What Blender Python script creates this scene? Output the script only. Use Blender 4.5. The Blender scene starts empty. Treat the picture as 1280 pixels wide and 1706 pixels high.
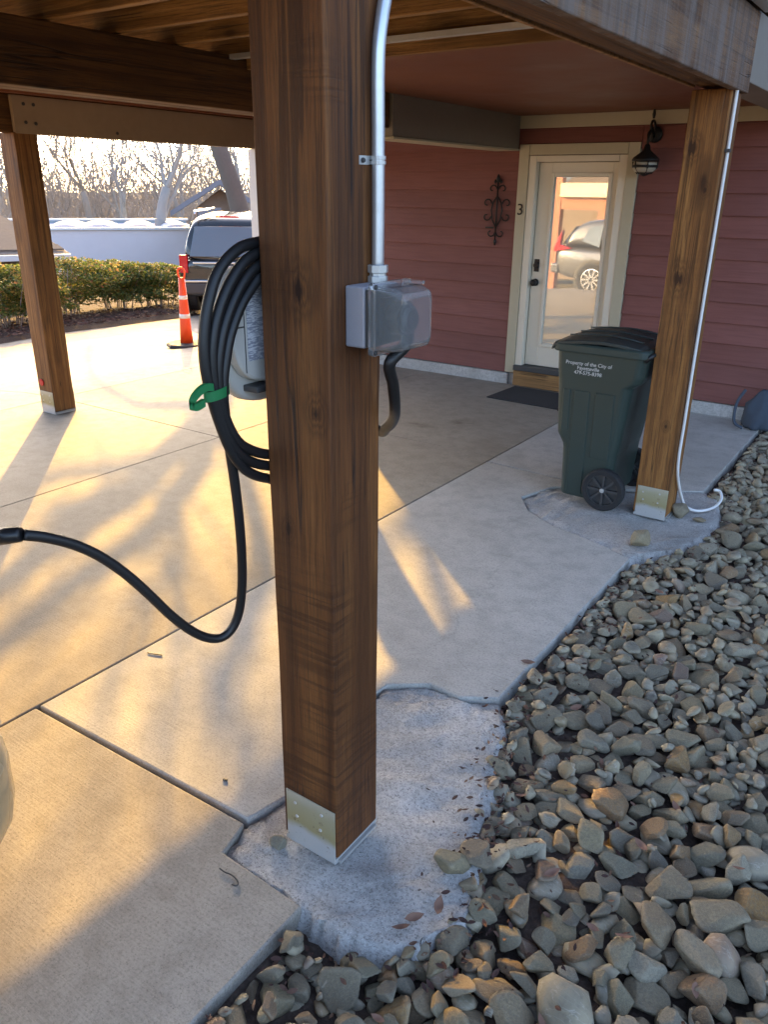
import bpy, bmesh, math, random
import numpy as np
from mathutils import Vector, Matrix, Quaternion
rnd = random.Random(7)
npr = np.random.default_rng(11)
SC = bpy.context.scene
COL = SC.collection

# ------------------------------------------------------------------ camera
H = 1.75
FPX, CX, CY = 1312.8, 640.0, 853.0
YAW, PITCH, ROLL = math.radians(34.6), math.radians(22.29), math.radians(0.647)
_d = np.array([-math.sin(YAW)*math.cos(PITCH), math.cos(YAW)*math.cos(PITCH), -math.sin(PITCH)])
_r = np.array([math.cos(YAW), math.sin(YAW), 0.0]); _u = np.cross(_r, _d)
_c, _s = math.cos(ROLL), math.sin(ROLL)
CAMM = np.array([_c*_r+_s*_u, -_s*_r+_c*_u, _d])
cam = bpy.data.cameras.new('camera'); cam_o = bpy.data.objects.new('camera', cam); COL.objects.link(cam_o)
cam.sensor_fit = 'HORIZONTAL'; cam.sensor_width = 36.0; cam.lens = 36.0*FPX/1280.0
cam.clip_start = 0.05; cam.clip_end = 3000
m = Matrix.Identity(4)
for i in range(3):
    m[i][0] = CAMM[0][i]; m[i][1] = CAMM[1][i]; m[i][2] = -CAMM[2][i]
m[0][3], m[1][3], m[2][3] = 0, 0, H
cam_o.matrix_world = m
SC.camera = cam_o

# ------------------------------------------------------------------ light
SUN_H = Vector((-0.745, 0.667)).normalized()       # horizontal direction towards the sun
SUN_EL = math.radians(19.3)
w = bpy.data.worlds.new('World'); SC.world = w; w.use_nodes = True
nt = w.node_tree; nt.nodes.clear()
sky = nt.nodes.new('ShaderNodeTexSky'); sky.sky_type = 'NISHITA'; sky.sun_disc = False
sky.sun_elevation = SUN_EL; sky.sun_rotation = math.atan2(SUN_H.x, SUN_H.y)
sky.air_density = 0.6; sky.dust_density = 2.4; sky.ozone_density = 0.0
bg = nt.nodes.new('ShaderNodeBackground'); bg.inputs[1].default_value = 0.15
wo = nt.nodes.new('ShaderNodeOutputWorld')
nt.links.new(sky.outputs[0], bg.inputs[0]); nt.links.new(bg.outputs[0], wo.inputs[0])
sl = bpy.data.lights.new('sun', 'SUN'); sl.energy = 2.6; sl.angle = math.radians(0.4); sl.color = (1.0, 0.56, 0.10)
so = bpy.data.objects.new('sun', sl); COL.objects.link(so)
sdir = Vector((-SUN_H.x*math.cos(SUN_EL), -SUN_H.y*math.cos(SUN_EL), -math.sin(SUN_EL)))
so.rotation_euler = sdir.to_track_quat('-Z', 'Y').to_euler(); so.location = (-20, 18, 15)
SC.view_settings.view_transform = 'Standard'; SC.view_settings.look = 'None'
SC.view_settings.gamma = 1.0; SC.view_settings.exposure = 2.52
SC.render.engine = 'CYCLES'
SC.cycles.use_denoising = True
SC.cycles.max_bounces = 10; SC.cycles.diffuse_bounces = 6; SC.cycles.transmission_bounces = 8
SC.cycles.caustics_reflective = False; SC.cycles.caustics_refractive = False
SC.cycles.sample_clamp_indirect = 6.0

# ------------------------------------------------------------------ pixel -> place helpers
def ray(x, y):
    return np.array([(x-CX)/FPX, -(y-CY)/FPX, 1.0]) @ CAMM
def ground(x, y, z=0.0):
    d = ray(x, y); return np.array([0, 0, H]) + d*((z-H)/d[2])
def plane(x, y, ax, val):
    d = ray(x, y); o = np.array([0, 0, H]); return o + d*((val-o[ax])/d[ax])
def ramp(t, wd):
    if t <= 0: return 0.0
    return t*t/(2*wd) if t < wd else t-wd/2
def zg(x, y):
    s = -6.1-x
    z = -0.118*ramp(s, 1.0)+0.058*ramp(s-4.5, 2.0)+0.035*ramp(s-30, 10.0)
    t = -0.4-y
    z += -0.11*ramp(t, 1.0)+0.09*ramp(t-4.5, 2.0)
    q = y-15
    z += -0.02*ramp(q, 4.0) if x < -6 else 0.0
    return max(z, -6.0)
def tpx(x, y):
    """point of the terrain seen at a pixel"""
    d = ray(x, y); t = 0.5; o = np.array([0, 0, H])
    while t < 400:
        p = o+d*t
        if p[2] < zg(p[0], p[1]): break
        t += 0.02 if t < 20 else 0.2
    return p
def at_dist(x, y, c):
    """point on the pixel's ray at the same horizontal distance as c"""
    d = ray(x, y); t = math.hypot(c[0], c[1])/math.hypot(d[0], d[1]); return np.array([0, 0, H])+d*t

# ------------------------------------------------------------------ mesh helpers
WM = {}
class MB:
    def __init__(s): s.v = []; s.f = []; s.mi = []
    def add(s, vs, fs, mi=0):
        b = len(s.v); s.v += [tuple(float(c) for c in v) for v in vs]
        s.f += [tuple(i+b for i in f) for f in fs]; s.mi += [mi]*len(fs); return s
    def box(s, x0, x1, y0, y1, z0, z1, mi=0):
        return s.add([(x0,y0,z0),(x1,y0,z0),(x1,y1,z0),(x0,y1,z0),(x0,y0,z1),(x1,y0,z1),(x1,y1,z1),(x0,y1,z1)],
                     [(0,3,2,1),(4,5,6,7),(0,1,5,4),(1,2,6,5),(2,3,7,6),(3,0,4,7)], mi)
    def prism(s, poly, axis, a, b, mi=0):
        """poly: 2-D outline extruded along axis from a to b"""
        n = len(poly)
        def mk(p, t):
            return (t, p[0], p[1]) if axis == 0 else ((p[0], t, p[1]) if axis == 1 else (p[0], p[1], t))
        vs = [mk(p, a) for p in poly]+[mk(p, b) for p in poly]
        fs = [tuple(range(n)), tuple(range(2*n-1, n-1, -1))]
        fs += [(i, i+n, (i+1) % n+n, (i+1) % n) for i in range(n)]
        return s.add(vs, fs, mi)
    def loft(s, rings, cap=True, closed=True, mi=0):
        n = len(rings[0]); vs = [p for r in rings for p in r]; fs = []
        for k in range(len(rings)-1):
            for i in range(n if closed else n-1):
                j = (i+1) % n
                fs.append((k*n+i, k*n+j, (k+1)*n+j, (k+1)*n+i))
        if cap and closed:
            fs.append(tuple(range(n-1, -1, -1))); b = (len(rings)-1)*n; fs.append(tuple(range(b, b+n)))
        return s.add(vs, fs, mi)
    def tube(s, path, r, n=8, cap=True, mi=0):
        P = [Vector(p) for p in path]; R = r if hasattr(r, '__len__') else [r]*len(P)
        t0 = (P[1]-P[0]).normalized()
        up = Vector((0,0,1)) if abs(t0.z) < .9 else Vector((1,0,0))
        a = t0.cross(up).normalized(); rings = []
        for i, p in enumerate(P):
            t = (P[min(i+1, len(P)-1)]-P[max(i-1, 0)]).normalized()
            a = (a-t*a.dot(t)); a = a.normalized() if a.length > 1e-6 else t.orthogonal().normalized()
            b = t.cross(a)
            rings.append([p+(a*math.cos(2*math.pi*k/n)+b*math.sin(2*math.pi*k/n))*R[i] for k in range(n)])
        return s.loft(rings, cap, True, mi)
    def lathe(s, prof, c=(0,0,0), axis='z', n=20, mi=0):
        rings = []
        for r, h in prof:
            ring = []
            for k in range(n):
                a = 2*math.pi*k/n; u, v = r*math.cos(a), r*math.sin(a)
                if axis == 'z': p = (c[0]+u, c[1]+v, c[2]+h)
                elif axis == 'y': p = (c[0]+u, c[1]+h, c[2]+v)
                else: p = (c[0]+h, c[1]+u, c[2]+v)
                ring.append(p)
            rings.append(ring)
        ringed = prof[0][0] > .002 and prof[-1][0] > .002
        if ringed: rings.append(rings[0])
        return s.loft(rings, not ringed, True, mi)
    def build(s, name, mat, parent=None, smooth=False, bevel=0, seg=2, world=True, subsurf=0):
        me = bpy.data.meshes.new(name)
        vs = s.v
        if parent is not None and world and parent in WM:
            im = WM[parent].inverted(); vs = [tuple(im @ Vector(v)) for v in vs]
        me.from_pydata(vs, [], s.f)
        for mt in (mat if isinstance(mat, (list, tuple)) else [mat]): me.materials.append(mt)
        if any(s.mi): me.polygons.foreach_set('material_index', s.mi)
        bm = bmesh.new(); bm.from_mesh(me); bmesh.ops.recalc_face_normals(bm, faces=bm.faces); bm.to_mesh(me); bm.free()
        if smooth: me.polygons.foreach_set('use_smooth', [True]*len(me.polygons))
        o = bpy.data.objects.new(name, me); COL.objects.link(o)
        if parent is not None:
            o.parent = parent
            if parent in WM: WM[o] = WM[parent]
        if bevel:
            b = o.modifiers.new('bevel', 'BEVEL'); b.width = bevel; b.segments = seg; b.limit_method = 'ANGLE'; b.angle_limit = math.radians(40)
            b.harden_normals = False
        if subsurf:
            q = o.modifiers.new('sub', 'SUBSURF'); q.levels = subsurf; q.render_levels = subsurf
        if smooth == 'auto' or (smooth and bevel):
            pass
        return o
def tag(o, label=None, cat=None, group=None, kind=None):
    if label: o['label'] = label
    if cat: o['category'] = cat
    if group: o['group'] = group
    if kind: o['kind'] = kind
    return o
def thing(name, label, cat, loc=(0,0,0), rz=0.0, group=None):
    o = bpy.data.objects.new(name, None); COL.objects.link(o)
    o.location = [float(c) for c in loc]; o.rotation_euler = (0, 0, rz); o.empty_display_size = .1
    WM[o] = Matrix.Translation(Vector([float(c) for c in loc])) @ Matrix.Rotation(rz, 4, 'Z')
    return tag(o, label, cat, group)
def catmull(pts, k=8):
    P = [np.array(p, float) for p in pts]; P = [2*P[0]-P[1]]+P+[2*P[-1]-P[-2]]; out = []
    for i in range(1, len(P)-2):
        for j in range(k):
            t = j/k
            out.append(.5*((2*P[i])+(-P[i-1]+P[i+1])*t+(2*P[i-1]-5*P[i]+4*P[i+1]-P[i+2])*t*t+(-P[i-1]+3*P[i]-3*P[i+1]+P[i+2])*t**3))
    out.append(P[-2]); return out
def text_mesh(txt, size, mat, name, parent, origin, xdir, zdir, depth=.001, align='CENTER'):
    cu = bpy.data.curves.new('t', 'FONT'); cu.body = txt; cu.size = size; cu.align_x = align; cu.extrude = depth; cu.space_line = .95; cu.resolution_u = 3
    ob = bpy.data.objects.new('t', cu); COL.objects.link(ob)
    dg = bpy.context.evaluated_depsgraph_get(); me = bpy.data.meshes.new_from_object(ob.evaluated_get(dg))
    bpy.data.objects.remove(ob)
    X = Vector(xdir).normalized(); Z = Vector(zdir).normalized(); Y = X.cross(Z)
    im = WM[parent].inverted() if parent in WM else Matrix.Identity(4)
    for v in me.vertices:
        v.co = im @ (Vector(origin)+X*v.co.x+Z*v.co.y+Y*(-v.co.z if False else v.co.z))
    me.materials.clear(); me.materials.append(mat)
    o = bpy.data.objects.new(name, me); COL.objects.link(o); o.parent = parent
    if parent in WM: WM[o] = WM[parent]
    return o

# ------------------------------------------------------------------ materials
class N:
    def __init__(s, name):
        s.m = bpy.data.materials.new(name); s.m.use_nodes = True; s.t = s.m.node_tree; s.t.nodes.clear()
        s.out = s.n('ShaderNodeOutputMaterial'); s.b = s.n('ShaderNodeBsdfPrincipled'); s.l(s.b.outputs[0], s.out.inputs[0])
    def n(s, t, **kw):
        o = s.t.nodes.new(t)
        for k, v in kw.items(): setattr(o, k, v)
        return o
    def l(s, a, b): s.t.links.new(a, b)
    def val(s, sock, v):
        if isinstance(v, bpy.types.NodeSocket): s.l(v, sock)
        else: sock.default_value = v
    def coord(s, scale=(1,1,1), kind='Object', rand=True, rot=None):
        c = s.n('ShaderNodeTexCoord'); mp = s.n('ShaderNodeMapping'); mp.inputs['Scale'].default_value = scale
        if rot: mp.inputs['Rotation'].default_value = rot
        src = c.outputs[kind]
        if rand:
            oi = s.n('ShaderNodeObjectInfo'); mu = s.n('ShaderNodeMath', operation='MULTIPLY'); s.l(oi.outputs['Random'], mu.inputs[0]); mu.inputs[1].default_value = 37.0
            ad = s.n('ShaderNodeVectorMath', operation='ADD'); s.l(src, ad.inputs[0]); s.l(mu.outputs[0], ad.inputs[1]); src = ad.outputs[0]
        s.l(src, mp.inputs['Vector']); return mp.outputs[0]
    def noise(s, vec, scale, detail=4, rough=.55, dist=0.0, out=0):
        o = s.n('ShaderNodeTexNoise'); s.l(vec, o.inputs['Vector']); o.inputs['Scale'].default_value = scale
        o.inputs['Detail'].default_value = detail; o.inputs['Roughness'].default_value = rough; o.inputs['Distortion'].default_value = dist
        return o.outputs[out]
    def wave(s, vec, scale, dist, detail=2, dscale=1.0, dirn='X'):
        o = s.n('ShaderNodeTexWave'); o.bands_direction = dirn; s.l(vec, o.inputs['Vector']); o.inputs['Scale'].default_value = scale
        o.inputs['Distortion'].default_value = dist; o.inputs['Detail'].default_value = detail; o.inputs['Detail Scale'].default_value = dscale
        return o.outputs['Fac'] if 'Fac' in o.outputs else o.outputs[1]
    def voro(s, vec, scale, feature='F1', out='Distance'):
        o = s.n('ShaderNodeTexVoronoi'); o.feature = feature; s.l(vec, o.inputs['Vector']); o.inputs['Scale'].default_value = scale
        return o.outputs[out]
    def ramp(s, fac, stops):
        o = s.n('ShaderNodeValToRGB'); s.l(fac, o.inputs[0]); e = o.color_ramp.elements
        while len(e) < len(stops): e.new(.5)
        for k, (p, c) in enumerate(stops):
            e[k].position = p; e[k].color = (*c, 1) if not isinstance(c, (int, float)) else (c, c, c, 1)
        return o.outputs[0]
    def mix(s, fac, a, b, mode='MIX'):
        o = s.n('ShaderNodeMix', data_type='RGBA', blend_type=mode)
        s.val(o.inputs[0], fac)
        for sock, v in ((o.inputs[6], a), (o.inputs[7], b)):
            if isinstance(v, bpy.types.NodeSocket): s.l(v, sock)
            else: sock.default_value = (*v, 1)
        return o.outputs[2]
    def math(s, op, a, b=0.0):
        o = s.n('ShaderNodeMath', operation=op); s.val(o.inputs[0], a); s.val(o.inputs[1], b); return o.outputs[0]
    def bump(s, h, strength=.3, dist=.01, nrm=None):
        o = s.n('ShaderNodeBump'); s.l(h, o.inputs['Height']); o.inputs['Strength'].default_value = strength; o.inputs['Distance'].default_value = dist
        if nrm: s.l(nrm, o.inputs['Normal'])
        return o.outputs[0]
    def fin(s, col, rough=.6, nrm=None, metal=0.0, spec=.5, **kw):
        if isinstance(col, bpy.types.NodeSocket): s.l(col, s.b.inputs['Base Color'])
        else: s.b.inputs['Base Color'].default_value = (*col, 1)
        s.val(s.b.inputs['Roughness'], rough); s.b.inputs['Metallic'].default_value = metal
        s.b.inputs['Specular IOR Level'].default_value = spec
        if nrm: s.l(nrm, s.b.inputs['Normal'])
        for k, v in kw.items(): s.val(s.b.inputs[k.replace('_', ' ')], v)
        return s.m
def wood(name, axis, c0, c1, c2, weather=None, saw=.6, rough=.62, knots=()):
    """stained timber with grain along the given axis"""
    k = N(name)
    def sc(a, b):
        v_ = [a, a, a]; v_[axis] = b; return tuple(v_)
    vo = k.coord((1, 1, 1))
    warp = k.noise(vo, 1.6, 3, .55)
    g0 = k.noise(k.coord(sc(11.0, .45)), 1.0, 4, .55, 1.0)
    g1 = k.noise(k.coord(sc(46.0, 1.0)), 1.0, 5, .65, .8)
    g2 = k.noise(k.coord(sc(190.0, 7.0)), 1.0, 4, .75)
    kd = k.voro(k.coord(sc(3.4, 1.25)), 1.6)
    knot = k.ramp(kd, [(0.0, 1.0), (.06, .9), (.11, .45), (.2, 0.0)])
    kring = k.ramp(kd, [(.1, 0.0), (.2, .55), (.3, 0.0)])
    lines = k.ramp(g1, [(.40, 1.0), (.47, 0.0)])
    base = k.ramp(g0, [(.32, c0), (.5, c1), (.68, c2)])
    col = k.mix(k.math('MULTIPLY', lines, .75), base, tuple(c*.42 for c in c0))
    col = k.mix(k.ramp(g1, [(.56, 0.0), (.74, .55)]), col, tuple(min(1, c*1.35) for c in c2))
    col = k.mix(k.ramp(g2, [(.36, .6), (.55, 0.0)]), col, tuple(c*.4 for c in c0))
    col = k.mix(k.ramp(warp, [(.38, 0.0), (.68, .6)]), col, tuple(c*.5 for c in c1))
    crk = k.noise(k.coord(sc(17.0, .35)), 1.0, 3, .5, .5)
    crack = k.ramp(crk, [(.486, 0.0), (.5, .85), (.514, 0.0)])
    crm = k.math('MULTIPLY', crack, k.ramp(k.noise(vo, 3.1, 2, .5), [(.5, 0.0), (.62, 1.0)]))
    col = k.mix(crm, col, (.012, .008, .006))
    sw = k.noise(k.coord(sc(3.0, 70.0), rot=(.5, .45, .3)), 1.0, 2, .5, .6)
    patch = k.noise(vo, 2.6, 2, .5)
    swm = k.math('MULTIPLY', k.ramp(sw, [(.46, 0.0), (.6, 1.0)]), k.ramp(patch, [(.5, 0.0), (.62, saw)]))
    col = k.mix(swm, col, tuple(c*.45 for c in c0))
    col = k.mix(kring, col, tuple(c*.6 for c in c0))
    col = k.mix(knot, col, (c0[0]*.22, c0[1]*.2, c0[2]*.2))
    for kx, kz, kr in knots:          # knots seen on the faces, dark heart and swirled ring
        raw = k.coord((1, 1, 1), rand=False); mp = k.n('ShaderNodeMapping'); mp.inputs['Location'].default_value = (-kx/kr, 0, -kz/(kr*1.5)); mp.inputs['Scale'].default_value = (1/kr, 0, 1/(kr*1.5)); k.l(raw, mp.inputs['Vector'])
        ln_ = k.n('ShaderNodeVectorMath', operation='LENGTH'); k.l(mp.outputs[0], ln_.inputs[0])
        dd_ = k.math('ADD', ln_.outputs['Value'], k.math('MULTIPLY', k.math('SUBTRACT', g1, .5), 1.1))
        col = k.mix(k.ramp(dd_, [(.0, 0.0), (.22, 0.0), (.30, .7), (.40, .1), (.5, .6), (.62, .1), (.74, .4), (1.0, 0.0)]), col, tuple(c*.42 for c in c0))
        col = k.mix(k.ramp(dd_, [(.2, .95), (.3, 0.0)]), col, (c0[0]*.25, c0[1]*.22, c0[2]*.22))
    if weather:
        wn = k.noise(k.coord((9.0, 9.0, .8)), 1.0, 5, .65, .6); wn2 = k.noise(k.coord((26.0, 26.0, 1.2)), 1.0, 3, .6)
        col = k.mix(k.ramp(wn, [(.40, 0.0), (.60, .9)]), col, weather)
        col = k.mix(k.ramp(wn2, [(.52, 0.0), (.66, .6)]), col, tuple(c*.45 for c in weather))
    h = k.math('ADD', k.math('MULTIPLY', g1, .6), k.math('ADD', k.math('MULTIPLY', g2, .5), k.math('ADD', k.math('MULTIPLY', swm, -.5), k.math('MULTIPLY', crm, -1.2))))
    return k.fin(col, k.ramp(g2, [(.3, rough-.1), (.7, rough+.15)]), k.bump(h, .7, .005), spec=.35)
def plain(name, col, rough=.5, metal=0.0, var=.12, bump=0.0, scale=30.0, spec=.5, **kw):
    k = N(name); v = k.coord(); n1 = k.noise(v, scale, 4, .6); n2 = k.noise(v, 2.2, 3, .5)
    c = k.mix(k.ramp(n1, [(.3, 0.0), (.75, var)]), col, tuple(x*.55 for x in col))
    c = k.mix(k.ramp(n2, [(.35, 0.0), (.7, var)]), c, tuple(min(1, x*1.3+.01) for x in col))
    r = k.ramp(n2, [(.3, max(.02, rough-.07)), (.7, min(1, rough+.1))])
    return k.fin(c, r, k.bump(n1, bump, .003) if bump else None, metal, spec, **kw)
def concrete(name, c0, c1, c2, broom=0.0, brdir=0, speck=.5, bump=.25, scale=1.0, stains=()):
    k = N(name); v = k.coord(kind='Object', rand=False)
    big = k.noise(v, .8*scale, 4, .55, .3); mid = k.noise(v, 9.0*scale, 6, .7); fin = k.noise(v, 110.0, 4, .75); fin2 = k.noise(v, 300.0, 2, .6); pit = k.voro(v, 90.0)
    col = k.ramp(big, [(.3, c0), (.5, c1), (.72, c2)])
    col = k.mix(k.ramp(mid, [(.36, .42), (.56, 0.0)]), col, tuple(x*.68 for x in c0))
    col = k.mix(k.ramp(fin, [(.34, speck), (.52, 0.0)]), col, tuple(x*.45 for x in c0))
    col = k.mix(k.ramp(fin2, [(.58, 0.0), (.74, speck*.8)]), col, tuple(min(.9, x*1.6) for x in c2))
    col = k.mix(k.ramp(pit, [(.1, speck), (.2, 0.0)]), col, tuple(x*.35 for x in c0))
    st = k.noise(v, .75, 3, .5, .8)
    col = k.mix(k.ramp(st, [(.56, 0.0), (.72, .3)]), col, (c0[0]*.62, c0[1]*.58, c0[2]*.52))
    dv = k.n('ShaderNodeVectorMath', operation='ADD'); k.l(v, dv.inputs[0]); nz = k.n('ShaderNodeTexNoise'); k.l(v, nz.inputs['Vector']); nz.inputs['Scale'].default_value = 2.2; nz.inputs['Detail'].default_value = 5
    sc_n = k.n('ShaderNodeVectorMath', operation='SCALE'); k.l(nz.outputs['Color'], sc_n.inputs[0]); sc_n.inputs['Scale'].default_value = .5; k.l(sc_n.outputs[0], dv.inputs[1])
    ce_ = k.voro(dv.outputs[0], .55, 'DISTANCE_TO_EDGE'); hair = k.ramp(ce_, [(.0, .16), (.0010, .1), (.0028, 0.0)])
    hair = k.math('MULTIPLY', hair, k.ramp(k.noise(v, .9, 2, .5), [(.5, 0.0), (.58, 1.0)]))
    col = k.mix(hair, col, tuple(x*.25 for x in c0))
    for (sx, sy, rx, ry, amt) in stains:          # dried spills
        mp = k.n('ShaderNodeMapping'); mp.inputs['Location'].default_value = (-sx/rx, -sy/ry, 0); mp.inputs['Scale'].default_value = (1/rx, 1/ry, 0); k.l(v, mp.inputs['Vector'])
        ln_ = k.n('ShaderNodeVectorMath', operation='LENGTH'); k.l(mp.outputs[0], ln_.inputs[0])
        dd_ = k.math('ADD', ln_.outputs['Value'], k.math('MULTIPLY', k.noise(v, 5.5, 4, .6), 1.5))
        col = k.mix(k.ramp(dd_, [(.0, amt), (.62, amt), (.82, amt*.5), (1.0, 0.0)]), col, (c0[0]*.35, c0[1]*.31, c0[2]*.25))
    h = k.math('ADD', k.math('MULTIPLY', mid, .8), k.math('ADD', k.math('MULTIPLY', fin, .6), k.math('MULTIPLY', k.ramp(pit, [(.08, 0.0), (.2, 1.0)]), .35)))
    if broom:
        bs = [1.0, 1.0, 1.0]; bs[brdir] = 160.0; bs[1-brdir] = 3.0
        bv = k.noise(k.coord(tuple(bs), rand=False), 1.0, 2, .5)
        h = k.math('ADD', h, k.math('MULTIPLY', bv, broom)); col = k.mix(k.ramp(bv, [(.35, .18*broom), (.6, 0.0)]), col, tuple(x*.6 for x in c0))
    return k.fin(col, .82, k.bump(h, bump, .006), spec=.3)
def stone_mat(name, island):
    k = N(name); v = k.coord(rand=not island)
    if island: rv = k.n('ShaderNodeNewGeometry').outputs['Random Per Island']
    else: rv = k.n('ShaderNodeObjectInfo').outputs['Random']
    base = k.ramp(rv, [(0.0, (.17, .15, .115)), (.12, (.25, .21, .14)), (.24, (.13, .115, .095)), (.36, (.28, .23, .14)), (.47, (.19, .175, .125)), (.58, (.31, .26, .17)), (.67, (.21, .145, .09)), (.77, (.16, .15, .12)), (.85, (.33, .30, .23)), (.92, (.30, .18, .075)), (1.0, (.20, .135, .11))])
    n1 = k.noise(v, 9.0, 5, .6, .5); n2 = k.noise(v, 60.0, 4, .7)
    band = k.wave(k.coord((1, 1.4, 2.2), rand=not island), 6.0, 5.0, 3, 1.2, 'Z')
    c = k.mix(k.ramp(n1, [(.35, .5), (.6, 0.0)]), base, (.10, .095, .08))
    c = k.mix(k.ramp(n1, [(.55, 0.0), (.75, .4)]), c, (.30, .27, .19))
    c = k.mix(k.ramp(band, [(.45, 0.0), (.95, .28)]), c, (.24, .20, .13))
    c = k.mix(k.ramp(n2, [(.28, .55), (.5, 0.0)]), c, (.07, .065, .055))
    c = k.mix(k.ramp(k.n('ShaderNodeNewGeometry').outputs['Pointiness'], [(.53, 0.0), (.6, .4)]), c, (.38, .34, .26))
    vein = k.ramp(k.noise(k.coord((1.0, 2.5, 1.2), rand=not island), 5.0, 4, .6, 2.5), [(.485, 0.0), (.5, .5), (.515, 0.0)])
    c = k.mix(k.math('MULTIPLY', vein, .6), c, (.5, .47, .42))
    hs = k.n('ShaderNodeHueSaturation'); hs.inputs['Value'].default_value = 1.25; hs.inputs['Saturation'].default_value = 1.1; k.l(c, hs.inputs['Color']); c = hs.outputs[0]
    h = k.math('ADD', k.math('MULTIPLY', n1, .7), k.math('MULTIPLY', n2, .3))
    return k.fin(c, .78, k.bump(h, .85, .009), spec=.3)

M = {}
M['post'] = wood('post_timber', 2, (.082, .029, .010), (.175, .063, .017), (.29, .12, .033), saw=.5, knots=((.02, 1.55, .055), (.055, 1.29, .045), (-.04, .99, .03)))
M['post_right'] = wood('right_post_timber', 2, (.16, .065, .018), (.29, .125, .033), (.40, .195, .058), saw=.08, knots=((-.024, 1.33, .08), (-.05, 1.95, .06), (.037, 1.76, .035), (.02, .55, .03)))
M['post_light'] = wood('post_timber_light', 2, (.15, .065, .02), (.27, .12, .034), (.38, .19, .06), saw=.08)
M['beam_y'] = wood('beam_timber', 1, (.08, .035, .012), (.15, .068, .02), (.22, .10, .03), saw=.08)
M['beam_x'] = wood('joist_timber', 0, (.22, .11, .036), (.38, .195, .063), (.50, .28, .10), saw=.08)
M['plank'] = wood('deck_plank_timber', 1, (.12, .06, .025), (.2, .11, .045), (.27, .16, .07), saw=.08)
M['rim'] = wood('rim_timber', 1, (.13, .06, .025), (.22, .11, .048), (.30, .165, .075), weather=(.19, .15, .125), saw=.08)
M['step'] = wood('step_timber', 0, (.3, .16, .06), (.42, .22, .08), (.5, .28, .11), saw=.1)
M['slab'] = concrete('concrete_slab', (.285, .25, .20), (.345, .305, .245), (.40, .36, .295), broom=.5, brdir=1, stains=((-3.02, 5.45, .5, .45, .6), (-3.3, 5.2, .7, .22, .45), (-3.5, 2.2, .16, .13, .35), (-4.9, 2.7, .22, .2, .3), (-3.9, 3.6, .12, .3, .25), (-5.4, 4.9, .3, .2, .3)))
M['walk'] = concrete('pale_walk_concrete', (.41, .395, .36), (.49, .475, .435), (.57, .555, .51), broom=.5, brdir=1, stains=((-1.9, 3.2, .5, .3, .18), (-1.5, 2.7, .3, .5, .15)))
M['slab2'] = concrete('concrete_slab_brushed', (.31, .28, .23), (.37, .335, .28), (.425, .39, .335), broom=.6, brdir=1, stains=((-1.5, .55, .35, .2, .3), (-1.35, .95, .2, .12, .25)))
M['pad'] = concrete('rough_footing_concrete', (.40, .385, .36), (.51, .495, .465), (.64, .62, .59), speck=.75, bump=1.0, scale=5.0)
M['found'] = concrete('foundation_concrete', (.40, .39, .37), (.5, .49, .47), (.6, .59, .57), speck=.6, bump=.5, scale=3.0)
M['stone'] = stone_mat('river_stone', False); M['stone_i'] = stone_mat('river_stone_small', True)
def soil(name, a, b, c):
    k = N(name); v = k.coord(rand=False); n1 = k.noise(v, 35.0, 6, .7); n2 = k.noise(v, 4.0, 4, .6)
    col = k.ramp(n1, [(.3, a), (.5, b), (.7, c)]); col = k.mix(k.ramp(n2, [(.4, .4), (.65, 0.0)]), col, a)
    return k.fin(col, .95, k.bump(n1, .9, .02), spec=.15)
M['soil'] = soil('dark_soil', (.045, .033, .027), (.095, .07, .058), (.16, .12, .095))
M['mulch'] = soil('leafy_mulch', (.04, .025, .02), (.085, .058, .045), (.16, .115, .085))
M['land'] = soil('winter_ground', (.10, .085, .05), (.15, .13, .08), (.20, .175, .11))
k = N('red_siding_paint'); v = k.coord((1, 1, 1)); g_n = k.noise(k.coord((3, 60, 60)), 1.0, 4, .6); b_n = k.noise(v, 1.4, 4, .6); rv = k.n('ShaderNodeObjectInfo').outputs['Random']
c = k.ramp(rv, [(0, (.165, .060, .050)), (.5, (.19, .068, .056)), (1, (.215, .077, .064))]); c = k.mix(k.ramp(b_n, [(.4, 0.0), (.7, .3)]), c, (.26, .11, .10)); c = k.mix(k.ramp(g_n, [(.35, .3), (.55, 0.0)]), c, (.11, .035, .03))
M['siding'] = k.fin(c, .6, k.bump(g_n, .35, .003), spec=.4)
M['ceiling'] = plain('red_soffit_paint', (.17, .052, .018), .55, var=.3, bump=.05, scale=8)
M['taupe'] = plain('taupe_trim_paint', (.23, .20, .16), .55, var=.15, bump=.05)
M['beige'] = plain('beige_beam_paint', (.33, .25, .17), .6, var=.25, bump=.15, scale=18)
M['casing'] = plain('casing_paint', (.46, .41, .29), .5, var=.1)
M['cream'] = plain('cream_door_paint', (.70, .64, .52), .4, var=.06)
M['white'] = plain('white_paint', (.78, .77, .75), .45, var=.06)
M['upper'] = plain('pale_upper_siding', (.55, .54, .58), .55, var=.08)
M['black'] = plain('black_metal', (.018, .016, .015), .45, metal=.4, var=.1)
M['rubber'] = plain('black_rubber', (.012, .012, .013), .42, var=.1, bump=.05, scale=80)
M['rubber_rough'] = plain('rough_black_rubber', (.02, .02, .021), .8, var=.2, bump=.4, scale=120)
M['galv'] = plain('galvanised_conduit', (.62, .65, .68), .36, metal=.75, var=.25, scale=45)
M['steel'] = plain('zinc_plate', (.60, .60, .58), .42, metal=.6, var=.2, scale=30)
M['bracket'] = None
k = N('stained_zinc_bracket'); v = k.coord(rand=False); n1 = k.noise(v, 9, 4, .6); sx = k.n('ShaderNodeSeparateXYZ'); k.l(v, sx.inputs[0])
zz = k.math('ADD', sx.outputs[2], k.math('MULTIPLY', n1, .05))
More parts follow.
